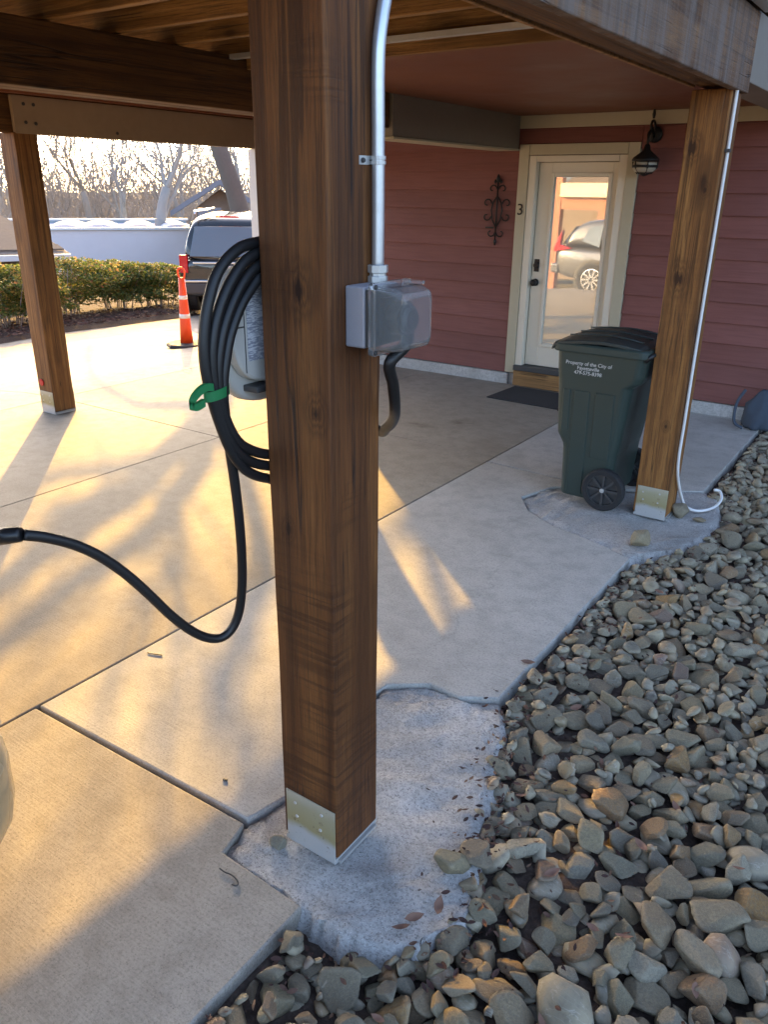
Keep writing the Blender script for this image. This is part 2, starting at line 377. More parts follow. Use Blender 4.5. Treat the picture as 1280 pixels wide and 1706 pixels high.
col = k.ramp(zz, [(.085, (.52, .52, .51)), (.11, (.38, .33, .17)), (.17, (.42, .39, .25)), (.2, (.5, .48, .38))])
sp = k.noise(v, 45, 3, .6); col = k.mix(k.ramp(sp, [(.62, 0.0), (.7, .6)]), col, (.13, .09, .04))
M['bracket'] = k.fin(col, .5, None, .35, .5)
M['grey_box'] = plain('grey_cast_box', (.36, .36, .40), .45, metal=.3, var=.1, bump=.05)
M['charger'] = plain('pale_grey_plastic', (.55, .53, .48), .38, var=.05)
M['dark_plastic'] = plain('dark_plastic', (.05, .05, .05), .5, var=.1)
M['green'] = plain('green_strap', (.012, .19, .055), .6, var=.2, bump=.2, scale=150)
k = N('clear_polycarbonate'); M['clear'] = k.fin((.95, .96, .96), .15, None, 0, .6, Transmission_Weight=.88, IOR=1.3)
k = N('door_glass'); gl = k.n('ShaderNodeBsdfGlossy'); gl.inputs['Roughness'].default_value = .012; gl.inputs['Color'].default_value = (.95, .95, .92, 1)
k.fin((.58, .52, .41), .6); mx = k.n('ShaderNodeMixShader'); mx.inputs[0].default_value = .42
k.l(k.b.outputs[0], mx.inputs[1]); k.l(gl.outputs[0], mx.inputs[2]); k.l(mx.outputs[0], k.out.inputs[0]); M['glass'] = k.m
M['car_glass'] = plain('car_glass', (.10, .135, .165), .05, var=.02, spec=.9)  # blue in the base colour stands in for reflected sky
M['lamp_glass'] = plain('frosted_lamp_glass', (.42, .38, .3), .25, var=.2)
M['cart'] = plain('green_cart_plastic', (.030, .048, .041), .46, var=.2, bump=.08, scale=90)
M['cart_lid'] = plain('cart_lid_plastic', (.03, .04, .038), .42, var=.3, bump=.1, scale=60)
M['print'] = plain('white_print', (.62, .62, .60), .6, var=.15, scale=200)
M['orange'] = plain('orange_cone_plastic', (.80, .075, .012), .45, var=.08)
M['reflect'] = plain('white_reflective_band', (.75, .73, .68), .4, var=.08)
M['paint_black'] = plain('black_car_paint', (.012, .015, .018), .16, var=.02, Coat_Weight=.8)
M['paint_grey'] = plain('grey_car_paint', (.16, .165, .175), .28, metal=.5, var=.02, Coat_Weight=.6)
M['paint_sun_gold'] = plain('sun_tinted_car_paint', (.46, .34, .18), .28, var=.02, Coat_Weight=.6)  # golden sunlight is put into this car's base colour
M['chrome'] = plain('bright_trim', (.65, .66, .68), .22, metal=.9, var=.05)
M['tail'] = plain('red_tail_lens', (.5, .012, .02), .2, var=.1)
M['ivy'] = plain('ivy_bark', (.30, .20, .06), .9, var=.4, bump=.6, scale=20)
M['bag'] = plain('blue_grey_fabric', (.05, .065, .09), .8, var=.4, bump=.6, scale=25)
M['mat'] = plain('dark_doormat', (.025, .025, .027), .95, var=.4, bump=.9, scale=160)
M['bark'] = plain('grey_bark', (.15, .13, .11), .9, var=.35, bump=.8, scale=20)
M['twig'] = plain('bare_twig', (.34, .31, .28), .9, var=.2)  # paleness stands in for haze and glare on far twigs and trunks
M['leaf_dry'] = plain('dry_leaf', (.23, .125, .085), .8, var=.4, scale=25)
M['litter'] = None
k = N('leaf_litter'); rv = k.n('ShaderNodeNewGeometry').outputs['Random Per Island']
M['litter'] = k.fin(k.ramp(rv, [(0, (.05, .03, .026)), (.4, (.09, .05, .042)), (.75, (.15, .085, .06)), (1, (.26, .17, .11))]), .85, None, 0, .2)
k = N('hedge_leaf'); rv = k.n('ShaderNodeNewGeometry').outputs['Random Per Island']
hc = k.ramp(rv, [(0, (.05, .09, .025)), (.35, (.11, .16, .035)), (.65, (.22, .23, .05)), (.88, (.36, .28, .07)), (1, (.38, .17, .07))])
k.fin(hc, .55, None, 0, .4); tr_ = k.n('ShaderNodeBsdfTranslucent'); k.l(hc, tr_.inputs[0]); mx = k.n('ShaderNodeMixShader'); mx.inputs[0].default_value = .45
k.l(k.b.outputs[0], mx.inputs[1]); k.l(tr_.outputs[0], mx.inputs[2]); k.l(mx.outputs[0], k.out.inputs[0]); M['hedge'] = k.m
M['shingle'] = plain('brown_shingle', (.17, .13, .10), .9, var=.5, bump=.5, scale=12)
M['grey_roof'] = plain('grey_roof', (.22, .23, .27), .7, var=.2, scale=10)
M['brown_wall'] = plain('brown_wall', (.22, .17, .13), .8, var=.4, scale=6)
M['pale_wall'] = plain('pale_wall', (.80, .72, .72), .8, var=.08, scale=2)
M['blue_wall'] = plain('blue_grey_wall', (.30, .38, .44), .6, var=.1, scale=3)
M['yellow'] = plain('yellow_paint', (.72, .64, .46), .6, var=.1)
M['red_orange'] = plain('orange_red_paint', (.42, .17, .10), .6, var=.1)
k = N('charger_label'); v = k.coord(rand=False); br = k.n('ShaderNodeTexBrick'); k.l(v, br.inputs['Vector'])
ln = k.noise(k.coord((60, 60, 420), rand=False), 1.0, 2, .6); M['label'] = k.fin(k.ramp(ln, [(.47, (.62, .62, .64)), (.52, (.28, .29, .34))]), .5)

# ================================================================== the setting
# ground: one sheet following the slope, out to the horizon
def sheet(name, xs, ys, zfun, mat, kind='structure', keep=None):
    mb = MB(); nx, ny = len(xs), len(ys)
    vs = [(x, y, zfun(x, y)) for y in ys for x in xs]
    fs = [(j*nx+i, j*nx+i+1, (j+1)*nx+i+1, (j+1)*nx+i) for j in range(ny-1) for i in range(nx-1)
          if keep is None or keep((xs[i]+xs[i+1])/2, (ys[j]+ys[j+1])/2)]
    mb.add(vs, fs); o = mb.build(name, mat, smooth=True); return tag(o, kind=kind)
gx = sorted(set([-900, -500, -300, -180, -120, -90, -70, -60, -50, -44, -38]+[-34+i for i in range(28)]+[-6.0, -5, -3, 0, 4, 10, 25, 60, 150, 400, 900]))
gy = sorted(set([-900, -400, -150, -60, -40, -30, -24, -20]+[-18+i for i in range(18)]+[2*i for i in range(22)]+[50, 60, 80, 110, 150, 250, 500, 900]))
sheet('ground', gx, gy, lambda x, y: zg(x, y)-.16, M['land'])

# driveway: concrete slabs with open joints
drive = tag(bpy.data.objects.new('driveway', None), kind='structure'); COL.objects.link(drive); WM[drive] = Matrix.Identity(4)
def slab_rect(x0, x1, y0, y1, mat, g=.0028, th=.11):
    x0 += g; x1 -= g; y0 += g; y1 -= g
    nx = max(1, int((x1-x0)/.5)); ny = max(1, int((y1-y0)/.5)); mb = MB()
    X = [x0+(x1-x0)*i/nx for i in range(nx+1)]; Y = [y0+(y1-y0)*j/ny for j in range(ny+1)]
    top = [(x, y, zg(x, y)) for y in Y for x in X]; bot = [(x, y, zg(x, y)-th) for y in Y for x in X]; n = len(top)
    fs = []
    for j in range(ny):
        for i in range(nx):
            a = j*(nx+1)+i; q = (a, a+1, a+nx+2, a+nx+1); fs += [q, tuple(n+t for t in reversed(q))]
    per = [i for i in range(nx+1)]+[(j*(nx+1)+nx) for j in range(1, ny+1)]+[ny*(nx+1)+i for i in range(nx-1, -1, -1)]+[j*(nx+1) for j in range(ny-1, 0, -1)]
    fs += [(per[k], n+per[k], n+per[(k+1) % len(per)], per[(k+1) % len(per)]) for k in range(len(per))]
    mb.add(top+bot, fs); return mb.build('slab', mat, drive, bevel=.003)
def slab_poly(poly, name, mat, z=0.0, th=.11, parent=None, bev=.006):
    mb = MB(); mb.prism(poly, 2, z-th, z); return mb.build(name, mat, parent, bevel=bev)
W = 6.95
JX1, JX2 = -2.38, -4.28
EDGE = -1.04
slab_poly([(JX1+.006, -1.2), (-1.035, -1.2), (-1.035, 1.14), (-1.335, 1.15), (-1.365, 1.265), (JX1+.006, 1.235)], 'slab', M['slab2'], parent=drive)
slab_poly([(JX1+.006, 1.25), (-1.37, 1.285), (-1.335, 1.44), (-1.36, 1.62), (-1.45, 1.86), (-1.42, 2.10), (-1.29, 2.20), (-1.16, 2.19), (-1.035, 2.27), (EDGE, 3.745), (-1.24, 3.83), (-1.55, 3.92), (-1.75, 4.04), (-1.88, 4.22), (-1.80, 4.5), (-1.62, 4.66), (JX1+.006, 4.7)], 'slab', M['walk'], parent=drive)
slab_poly([(JX1+.006, 4.713), (-1.6, 4.673), (-1.3, 4.78), (-.99, 5.0), (-1.0, W-.005), (JX1+.006, W-.005)], 'slab', M['walk'], parent=drive)
for y0, y1 in [(-6, -2.2), (-2.2, 4.82), (4.82, W)]:
    slab_rect(JX2, JX1, y0, y1-(.005 if y1 == W else 0), M['slab'])
for x0, x1 in [(-6.3, JX2), (-8.4, -6.3), (-10.5, -8.4), (-12.6, -10.5), (-14.7, -12.6), (-16.8, -14.7)]:
    for y0, y1 in [(-9, -6), (-6, -2.2), (-2.2, 1.0), (1.0, 4.0), (4.0, 7.0), (7.0, 10.0), (10, 13), (13, 16), (16, 19)]:
        if x0 >= -6.4 and y1 > 7.1: continue
        slab_rect(x0, x1, y0, y1-(.06 if y1 == 7.0 and x0 >= -6.4 else 0), M['slab'])
# rough concrete footings poured round two posts
def footing(poly, name, z, label):
    bm = bmesh.new(); vs = [bm.verts.new((x, y, z)) for x, y in poly]; f = bm.faces.new(vs)
    bmesh.ops.triangulate(bm, faces=[f]); bmesh.ops.subdivide_edges(bm, edges=bm.edges, cuts=5, use_grid_fill=True)
    bmesh.ops.subdivide_edges(bm, edges=bm.edges, cuts=1, use_grid_fill=True)
    from mathutils import noise as mn
    for v in bm.verts:
        e = min((Vector((v.co.x, v.co.y))-Vector(p)).length for p in poly)
        v.co.z += .010*mn.noise(v.co*9)+.008*mn.noise(v.co*31)
        if v.is_boundary: q_ = v.co*21; v.co.x += .02*mn.noise(q_)+.008*mn.noise(v.co*60); v.co.y += .02*mn.noise(q_+Vector((5, 1, 0)))+.008*mn.noise(v.co*60+Vector((3, 3, 3)))
    ext = bmesh.ops.extrude_edge_only(bm, edges=[e for e in bm.edges if e.is_boundary])
    for g in ext['geom']:
        if isinstance(g, bmesh.types.BMVert):
            g.co.z = z-.06; cxy = Vector((sum(p[0] for p in poly)/len(poly), sum(p[1] for p in poly)/len(poly))); dv_ = Vector((g.co.x, g.co.y))-cxy; g.co.x += dv_.x/dv_.length*.035; g.co.y += dv_.y/dv_.length*.035
    me = bpy.data.meshes.new(name); bm.to_mesh(me); bm.free(); me.materials.append(M['pad'])
    me.polygons.foreach_set('use_smooth', [True]*len(me.polygons))
    o = bpy.data.objects.new(name, me); COL.objects.link(o); tag(o, label, kind='structure'); return o
footing([(-1.325, 1.155), (-1.04, 1.15), (-.89, 1.13), (-.74, 1.22), (-.67, 1.36), (-.70, 1.50), (-.77, 1.62), (-.82, 1.8), (-.88, 1.92), (-.93, 2.1), (-1.02, 2.25), (-1.16, 2.18), (-1.285, 2.19), (-1.41, 2.09), (-1.44, 1.86), (-1.352, 1.62), (-1.325, 1.44), (-1.355, 1.285)], 'concrete_footing', -.012, 'rough pale concrete footing around the post with the conduit')
footing([(-1.865, 4.22), (-1.74, 4.05), (-1.54, 3.93), (-1.24, 3.84), (-1.05, 3.76), (-.97, 3.90), (-.88, 4.03), (-.80, 4.3), (-.80, 4.62), (-.88, 4.9), (-1.0, 4.985), (-1.3, 4.765), (-1.6, 4.66), (-1.79, 4.495)], 'concrete_footing', -.008, 'rough pale concrete footing under the green cart')

# bed of river stones
def bed_left(y):
    """x of the bed's left border at depth y"""
    pts = [(-2, -1.03), (1.08, -1.03), (1.10, -.92), (1.20, -.77), (1.38, -.71), (1.60, -.80), (1.9, -.90), (2.1, -.95), (2.25, -1.02), (3.74, -1.03), (3.9, -.96), (4.03, -.88), (4.3, -.80), (4.65, -.80), (4.95, -.96), (7.0, -.985)]
    return float(np.interp(y, [p[0] for p in pts], [p[1] for p in pts]))
bed = sheet('stone_bed', [-1.5+.1*i for i in range(61)], [-1.5+.1*i for i in range(86)], lambda x, y: -.062+.012*math.sin(7*x+3*y)+.01*math.sin(11*y-4*x), M['soil'])
tag(bed, 'bed of loose river stones on dark soil')
WM[bed] = Matrix.Identity(4)
def make_stone(seed, sub):
    r = np.random.default_rng(seed); bm = bmesh.new(); bmesh.ops.create_icosphere(bm, subdivisions=sub, radius=1.0)
    V = np.array([v.co[:] for v in bm.verts]); nP = r.integers(7, 13)
    n = r.normal(size=(nP, 3)); n /= np.linalg.norm(n, axis=1)[:, None]
    d = r.uniform(.52, .84, nP); n = np.vstack([n, [[0, 0, 1], [0, 0, -1]]]); d = np.append(d, [r.uniform(.6, .95), r.uniform(.6, .95)])
    dot = V@n.T; q = np.where(dot > .05, d[None, :]/np.maximum(dot, .05), 9.0)
    p = r.uniform(22, 70); rad = (np.sum(np.minimum(q, 6.0)**(-p), axis=1)+1.12**(-p))**(-1/p)
    ph = r.uniform(0, 6, 6); rad *= 1+.012*np.sin(7*V[:, 0]+ph[0])*np.sin(6*V[:, 1]+ph[1])+.008*np.sin(13*V[:, 2]+ph[2]+5*V[:, 0])
    V = V*rad[:, None]; V *= np.array([1.0, r.uniform(.6, .95), r.uniform(.38, .66)])
    V /= np.abs(V[:, 0]).max()
    me = bpy.data.meshes.new('stone'); F = [tuple(v.index for v in f.verts) for f in bm.faces]; bm.free()
    return V, F
SV = [make_stone(100+i, 4) for i in range(40)]; SM = [make_stone(100+i, 3) for i in range(40)]; SL = [make_stone(100+i, 2) for i in range(40)]
stone_me = []
for V, F in SV:
    me = bpy.data.meshes.new('stone'); me.from_pydata(V.tolist(), [], F); me.materials.append(M['stone']); me.polygons.foreach_set('use_smooth', [True]*len(F)); stone_me.append(me)
# drop stones one after another on a height map
CELL = .01; HX0, HY0, HX1, HY1 = -1.15, -.5, 1.3, 7.0
HM = np.full((int((HY1-HY0)/CELL)+1, int((HX1-HX0)/CELL)+1), -.066)
def rest_on(x, y, a, b, c, yaw):
    R_ = max(a, b); i0, i1 = max(0, int((x-R_-HX0)/CELL)), min(HM.shape[1], int((x+R_-HX0)/CELL)+2); j0, j1 = max(0, int((y-R_-HY0)/CELL)), min(HM.shape[0], int((y+R_-HY0)/CELL)+2)
    if i1-i0 < 2 or j1-j0 < 2: return None
    XX, YY = np.meshgrid(HX0+CELL*np.arange(i0, i1)-x, HY0+CELL*np.arange(j0, j1)-y)
    u = XX*math.cos(yaw)+YY*math.sin(yaw); v = -XX*math.sin(yaw)+YY*math.cos(yaw)
    rr = (u/a)**2+(v/b)**2; inside = rr < .92
    if not inside.any(): return None
    prof = c*np.sqrt(np.clip(1-rr, 0, 1)); loc = HM[j0:j1, i0:i1]
    need = (loc+prof*.82)[inside]
    z = float(np.quantile(need, .70))
    A = np.c_[u[inside], v[inside], np.ones(inside.sum())]; co, *_ = np.linalg.lstsq(A, loc[inside], rcond=None)
    HM[j0:j1, i0:i1] = np.where(inside, np.maximum(loc, z+prof*.8), loc)
    return z, float(np.clip(co[0], -.55, .55)), float(np.clip(co[1], -.55, .55))
placed = []
BX1 = .85
def in_bed(x, y, a):
    return x-a*.72 > bed_left(y) and x-a*.5 > max(bed_left(y-a*.8), bed_left(y+a*.8)) and x < BX1 and -.45 < y < W-.05
for layer, (cnt, lo, hi, cand) in enumerate([(1700, .024, .045, 10), (1300, .036, .065, 10), (1500, .034, .072, 12), (1000, .028, .048, 18), (350, .014, .024, 16)]):
    for _ in range(cnt):
        a = lo+(hi-lo)*npr.random()**2.1
        best = None
        for _c in range(cand):
            y = npr.uniform(-.4, W-.1); x = npr.uniform(bed_left(y), BX1)
            if not in_bed(x, y, a): continue
            jj, ii = int((y-HY0)/CELL), int((x-HX0)/CELL); hv = HM[max(0, jj-3):jj+4:3, max(0, ii-3):ii+4:3].mean()
            if best is None or hv < best[0]: best = (hv, x, y)
        if best is None or best[0] > .02: continue
        _, x, y = best
        vi = int(npr.integers(0, len(SV))); V = SV[vi][0]; b = a*np.abs(V[:, 1]).max(); c = a*np.abs(V[:, 2]).max(); yaw = npr.uniform(0, 6.283)
        if layer == 2 and best[0] > -.006: continue
        rs = rest_on(x, y, a, b, c, yaw)
        if rs is None: continue
        z, su, sv = rs
        rot = Matrix.Rotation(yaw, 3, 'Z') @ Matrix.Rotation(-math.atan(su)+npr.normal(0, .22), 3, 'Y') @ Matrix.Rotation(math.atan(sv)+npr.normal(0, .22), 3, 'X')
        if npr.random() < .3: rot = rot @ Matrix.Rotation(math.pi, 3, 'X')
        placed.append((x, y, z, a, vi, rot, layer))
def project(p):
    v = CAMM @ (np.array(p)-[0, 0, H]); return CX+FPX*v[0]/v[2], CY-FPX*v[1]/v[2], v[2]
score = []
for idx, (x, y, z, a, vi, rot, layer) in enumerate(placed):
    px, py, dp = project((x, y, z)); vis = -30 < px < 1310 and dp > 0 and py < 1740
    jj, ii = int((y-HY0)/CELL), int((x-HX0)/CELL); top = z+a*.3 > HM[jj, ii]-.012
    score.append((a/dp if vis and top else 0.0, idx))
score.sort(reverse=True); big = set(i for s_, i in score[:300] if s_ > 0)
vis_of = {i: s_ for s_, i in score}
small = MB()
for idx, (x, y, z, a, vi, rot, layer) in enumerate(placed):
    if idx in big:
        o = bpy.data.objects.new('stone', stone_me[vi]); COL.objects.link(o); o.parent = bed
        o.matrix_basis = Matrix.Translation((x, y, z)) @ rot.to_4x4() @ Matrix.Diagonal((a, a, a, 1))
    else:
        V, F = SM[vi] if (vis_of.get(idx, 0) > .012 and a > .034) else SL[vi]
        R3 = np.array(rot); small.add((V*a)@R3.T+np.array([x, y, z]), F)
sm = small.build('small_stones', M['stone_i'], bed, smooth=True); tag(sm, kind='stuff')
print('stones', len(placed), len(small.f))
# leaf litter between the stones and along the edges of the concrete
def leaf_mesh(mb, p, s, rot, curl):
    pts = [(-1, 0), (-.55, .32), (0, .42), (.5, .3), (1, 0), (.5, -.3), (0, -.42), (-.55, -.32)]
    V = [Vector((u*s, v*s, curl*s*(u*u*.6+abs(v)*.9))) for u, v in pts]+[Vector((0, 0, -.05*s))]
    mb.add([rot @ q+Vector(p) for q in V], [(i, (i+1) % 8, 8) for i in range(8)])
lit = MB()
for _ in range(2600):
    y = npr.uniform(.3, 6.8)
    x = bed_left(y)+abs(npr.normal(0, .10 if npr.random() < .65 else .5))-.012
    if x > 1.1: continue
    jj, ii = int((y-HY0)/CELL), int((x-HX0)/CELL); hz = HM[jj, ii]
    if hz > -.02 and npr.random() < .6: continue
    e = Matrix.Rotation(npr.uniform(0, 6.28), 3, 'Z') @ Matrix.Rotation(npr.normal(0, .5), 3, 'X') @ Matrix.Rotation(npr.normal(0, .4), 3, 'Y')
    leaf_mesh(lit, (x, y, hz+.006), npr.uniform(.005, .016), e, npr.uniform(-.5, .8))
for _ in range(150):       # bare leafy strip at the corner of the footing
    t = npr.random(); y = 1.5+.85*t+npr.normal(0, .08); x = bed_left(y)+npr.normal(.04, .06)
    e = Matrix.Rotation(npr.uniform(0, 6.28), 3, 'Z') @ Matrix.Rotation(npr.normal(0, .35), 3, 'X')
    leaf_mesh(lit, (x, y, max(-.004, HM[int((y-HY0)/CELL), int((x-HX0)/CELL)])+.004), npr.uniform(.004, .016), e, npr.uniform(-.3, .9))
tag(lit.build('leaf_litter', M['litter']), 'crumbled brown leaf litter between the stones and the concrete', kind='stuff')

# ------------------------------------------------------------------ the deck
PO = .19
def post(label, x0, y0, h, mat, seed, bracket_face, rz=0, notch=None):
    t = thing('deck_post', label, 'post', (x0+PO/2, y0+PO/2, 0), 0, 'timber posts that carry the deck')
    mb = MB(); n = 14; rings = []
    for k in range(n+1):
        z = .022+(h-.022)*k/n; r_ = random.Random(seed*100+k); j = lambda: r_.uniform(-.0016, .0016)
        rings.append([(x0+j(), y0+j(), z), (x0+PO+j(), y0+j(), z), (x0+PO+j(), y0+PO+j(), z), (x0+j(), y0+PO+j(), z)])
    mb.loft(rings); mb.build('timber', mat, t, bevel=.007, seg=3)
    b = MB(); b.box(x0+.012, x0+PO-.004, y0-.0035, y0-.0005, .004, .185); b.box(x0+.012, x0+PO-.004, y0+PO+.0005, y0+PO+.0035, .004, .185)
    b.box(x0+.005, x0+PO-.004, y0-.003, y0+PO+.003, .002, .018)
    br_ = b.build('base_bracket', M['bracket'], t, bevel=.0012)
    for nx_, nz_ in ((.045, .15), (.14, .155), (.05, .105), (.135, .10)):
        nb = MB(); nb.lathe([(.001, -.0062), (.0045, -.0058), (.0055, -.0036), (.0055, -.003)], (x0+nx_, y0, nz_), 'y', 8); nb.build('nail', M['steel'], br_)
    q = MB(); q.box(x0+PO-.002, x0+PO+.006, y0+.01, y0+PO-.01, .002, .012); q.build('base_plate', M['steel'], t)
    return t
FPX0, FPY0 = -1.232, 1.30
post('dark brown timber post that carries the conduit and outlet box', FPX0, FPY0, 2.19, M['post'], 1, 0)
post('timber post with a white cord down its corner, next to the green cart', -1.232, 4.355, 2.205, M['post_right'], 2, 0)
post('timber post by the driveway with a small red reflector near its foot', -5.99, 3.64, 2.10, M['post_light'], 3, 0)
for c in [o for o in COL.objects if o.name.startswith('deck_post') and 'red reflector' in o.get('label', '')]:
    mb = MB(); mb.lathe([(.001, 0), (.028, 0), (.028, -.006), (.001, -.008)], (-5.93, 3.638, .255), 'y', 16); mb.build('reflector', M['tail'], c)
post('white painted post behind the charger at the house end of the driveway', -5.99, 6.24, 2.10, M['white'], 4, 0)
deck = thing('deck', 'brown timber deck overhead with joists on a girder', 'deck', (-3.5, 2.5, 2.1))
RB = 2.20
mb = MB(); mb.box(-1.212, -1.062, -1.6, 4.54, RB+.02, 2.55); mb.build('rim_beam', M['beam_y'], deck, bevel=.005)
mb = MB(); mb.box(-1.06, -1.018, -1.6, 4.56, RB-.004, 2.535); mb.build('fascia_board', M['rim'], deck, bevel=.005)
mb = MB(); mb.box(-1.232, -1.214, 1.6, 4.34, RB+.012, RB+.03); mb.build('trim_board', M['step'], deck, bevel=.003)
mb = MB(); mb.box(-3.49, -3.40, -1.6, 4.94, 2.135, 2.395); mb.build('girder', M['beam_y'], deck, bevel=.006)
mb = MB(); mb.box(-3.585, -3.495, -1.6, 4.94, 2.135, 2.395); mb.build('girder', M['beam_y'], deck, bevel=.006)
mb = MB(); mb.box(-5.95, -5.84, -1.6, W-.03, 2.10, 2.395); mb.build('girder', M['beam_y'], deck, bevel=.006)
mb = MB(); mb.box(-5.835, -5.80, 3.66, W-.03, 2.093, 2.345); bo = mb.build('beam_cladding', M['beige'], deck, bevel=.004)
for yy, zz_ in [(3.75, 2.29), (3.83, 2.29), (3.75, 2.17), (3.83, 2.165), (4.55, 2.14)]:
    mb = MB(); mb.lathe([(.001, 0), (.012, 0), (.012, .006), (.006, .008), (.001, .008)], (-5.80, yy, zz_), 'x', 10); mb.build('bolt', M['dark_plastic'], bo)
mb = MB(); mb.box(-5.83, -5.74, 3.5, W-.03, 2.352, 2.372); mb.build('red_strip', M['ceiling'], deck)
mb = MB(); mb.box(-5.80, -5.70, -1.5, W-.03, 2.374, 2.392); mb.build('white_strip', M['white'], deck)
ys = [2.36+.365*i for i in range(-10, 5)]
for y in ys:
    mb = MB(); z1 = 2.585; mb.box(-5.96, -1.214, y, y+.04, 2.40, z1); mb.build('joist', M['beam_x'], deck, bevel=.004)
for i in range(36):
    x = -6.08+.1415*i; mb = MB(); mb.box(x, x+.136, -1.62, W-.04, 2.588, 2.616); mb.build('deck_board', M['plank'], deck, bevel=.003)
mb = MB(); mb.box(-1.012, -.945, -1.6, 4.60, 2.54, 2.585); mb.box(-.985, -.94, -1.6, 4.6, 2.587, 2.70); mb.build('edge_board', M['white'], deck, bevel=.004)
mb = MB(); mb.box(-3.38, -1.235, 3.42, 3.46, 2.372, 2.377); mb.box(-3.38, -1.235, 3.42, 3.424, 2.377, 2.395); mb.build('metal_channel', M['steel'], deck)
mb = MB(); mb.box(-3.38, -1.235, 3.545, 3.585, 2.336, 2.398); mb.build('ceiling_edge_board', M['beam_x'], deck, bevel=.003)

# ------------------------------------------------------------------ the house
HXL = -6.0
house = thing('house', 'red lap-sided house with pale upper storey and covered porch', 'house', (-2, W, 0))
mb = MB(); mb.box(HXL+.02, -3.352, W-.004, W+.16, -.1, .105); mb.box(-2.318, 6.0, W-.004, W+.16, -.1, .105); mb.box(-3.352, -2.318, W+.03, W+.16, -.1, .10); mb.build('foundation', M['found'], house, bevel=.01)
mb = MB(); mb.box(HXL+.02, -3.24, W+.012, W+.14, .11, 2.30); mb.box(-2.40, 6.0, W+.012, W+.14, .11, 2.30); mb.box(-3.24, -2.40, W+.012, W+.14, 2.08, 2.30); mb.build('wall', M['siding'], house)
EXP = .163
def board(x0, x1, z0, z1):
    mb = MB(); mb.prism([(W-.017, z0), (W+.010, z0), (W+.010, z1+.012), (W+.004, z1+.012)], 0, x0, x1); return mb.build('siding_board', M['siding'], house, bevel=.0015, seg=1)
z = .115
while z < 2.27:
    zt = min(z+EXP, 2.275)
    board(HXL+.06, -5.0, z, zt); board(-4.998, -3.372, z, zt); 
    board(-2.298, .9, z, zt); board(.902, 4.0, z, zt); board(4.002, 6.0, z, zt)
    if zt > 2.13: board(-3.37, -2.3, max(z, 2.125), zt)
    z += EXP
mb = MB(); mb.box(HXL-.02, HXL+.065, W-.03, W+.14, .05, 5.8); mb.build('corner_board', M['white'], house, bevel=.003)
mb = MB(); mb.box(-3.40, 6.0, W-.022, W+.008, 2.245, 2.345); mb.build('frieze_board', M['casing'], house, bevel=.003)
mb = MB(); mb.box(-3.38, -1.235, 3.588, W-.025, 2.345, 2.362); mb.build('porch_ceiling', M['ceiling'], house)
mb = MB(); mb.box(-3.60, -3.385, 4.96, W-.012, 2.085, 2.397); mb.build('boxed_beam', M['taupe'], house, bevel=.004)
mb = MB(); mb.box(-3.61, -3.375, 4.96, W-.012, 2.070, 2.083); mb.build('beam_trim', M['casing'], house)
mb = MB(); mb.box(-1.232, -1.03, 4.57, W-.025, 2.25, 2.55); mb.build('porch_edge_beam', M['taupe'], house, bevel=.004)
mb = MB(); mb.box(HXL, 6.0, W+.02, W+.14, 2.36, 5.8); mb.build('upper_wall', M['upper'], house)
for i in range(20):
    z0 = 2.40+.17*i; mb = MB(); mb.prism([(W-.006, z0), (W+.018, z0), (W+.018, z0+.18), (W+.012, z0+.18)], 0, -1.42, 6.0); mb.build('upper_siding_board', M['upper'], house)
mb = MB(); mb.box(-1.60, -1.425, W-.03, W+.015, 2.36, 5.8); mb.build('upper_corner_board', M['white'], house, bevel=.004)
mb = MB(); mb.box(HXL, 6.0, W+8.0, W+8.1, -.1, 5.8); mb.box(HXL, HXL+.1, W+.14, W+8.0, -.1, 5.8); mb.box(5.9, 6.0, W+.14, W+8.0, -.1, 5.8); mb.build('outer_wall', M['siding'], house)
mb = MB(); mb.prism([(W-.5, 5.78), (W+8.6, 5.78), (W+4.05, 7.9)], 0, HXL-.4, 6.4); mb.build('roof', M['grey_roof'], house)
# door in the house wall
casing = MB(); casing.box(-3.37, -3.275, W-.028, W+.02, .12, 2.12); casing.box(-2.395, -2.30, W-.028, W+.02, .12, 2.12); casing.box(-3.273, -2.397, W-.028, W+.02, 2.035, 2.12)
casing.build('door_casing', M['casing'], house, bevel=.003)
jb = MB(); jb.box(-3.273, -3.205, W-.018, W+.10, .15, 2.03); jb.box(-2.465, -2.397, W-.018, W+.10, .15, 2.03); jb.box(-3.203, -2.467, W-.018, W+.10, 1.98, 2.03); jb.build('door_jamb', M['cream'], house, bevel=.004)
D = W+.045
dr = MB(); gx0, gx1, gz0, gz1 = -3.045, -2.56, .42, 1.86; sx0, sx1, sz0, sz1 = -3.198, -2.472, .205, 1.976
dr.box(sx0, gx0-.03, D, D+.045, sz0, sz1); dr.box(gx1+.03, sx1, D, D+.045, sz0, sz1); dr.box(gx0-.03, gx1+.03, D, D+.045, gz1+.03, sz1); dr.box(gx0-.03, gx1+.03, D, D+.045, sz0, gz0-.03)
door = dr.build('door', M['cream'], house, bevel=.003); tag(door, 'cream front door with a tall glass pane')
gf = MB()
for a_, b_, c_, d_ in [(gx0-.034, gx0, gz0-.034, gz1+.034), (gx1, gx1+.034, gz0-.034, gz1+.034), (gx0, gx1, gz1, gz1+.034), (gx0, gx1, gz0-.034, gz0)]:
    gf.box(a_, b_, D-.014, D+.02, c_, d_)
gf.build('glass_frame', M['cream'], door, bevel=.006)
gp = MB(); gp.box(gx0, gx1, D+.012, D+.018, gz0, gz1); gp.build('glass_pane', M['glass'], door)
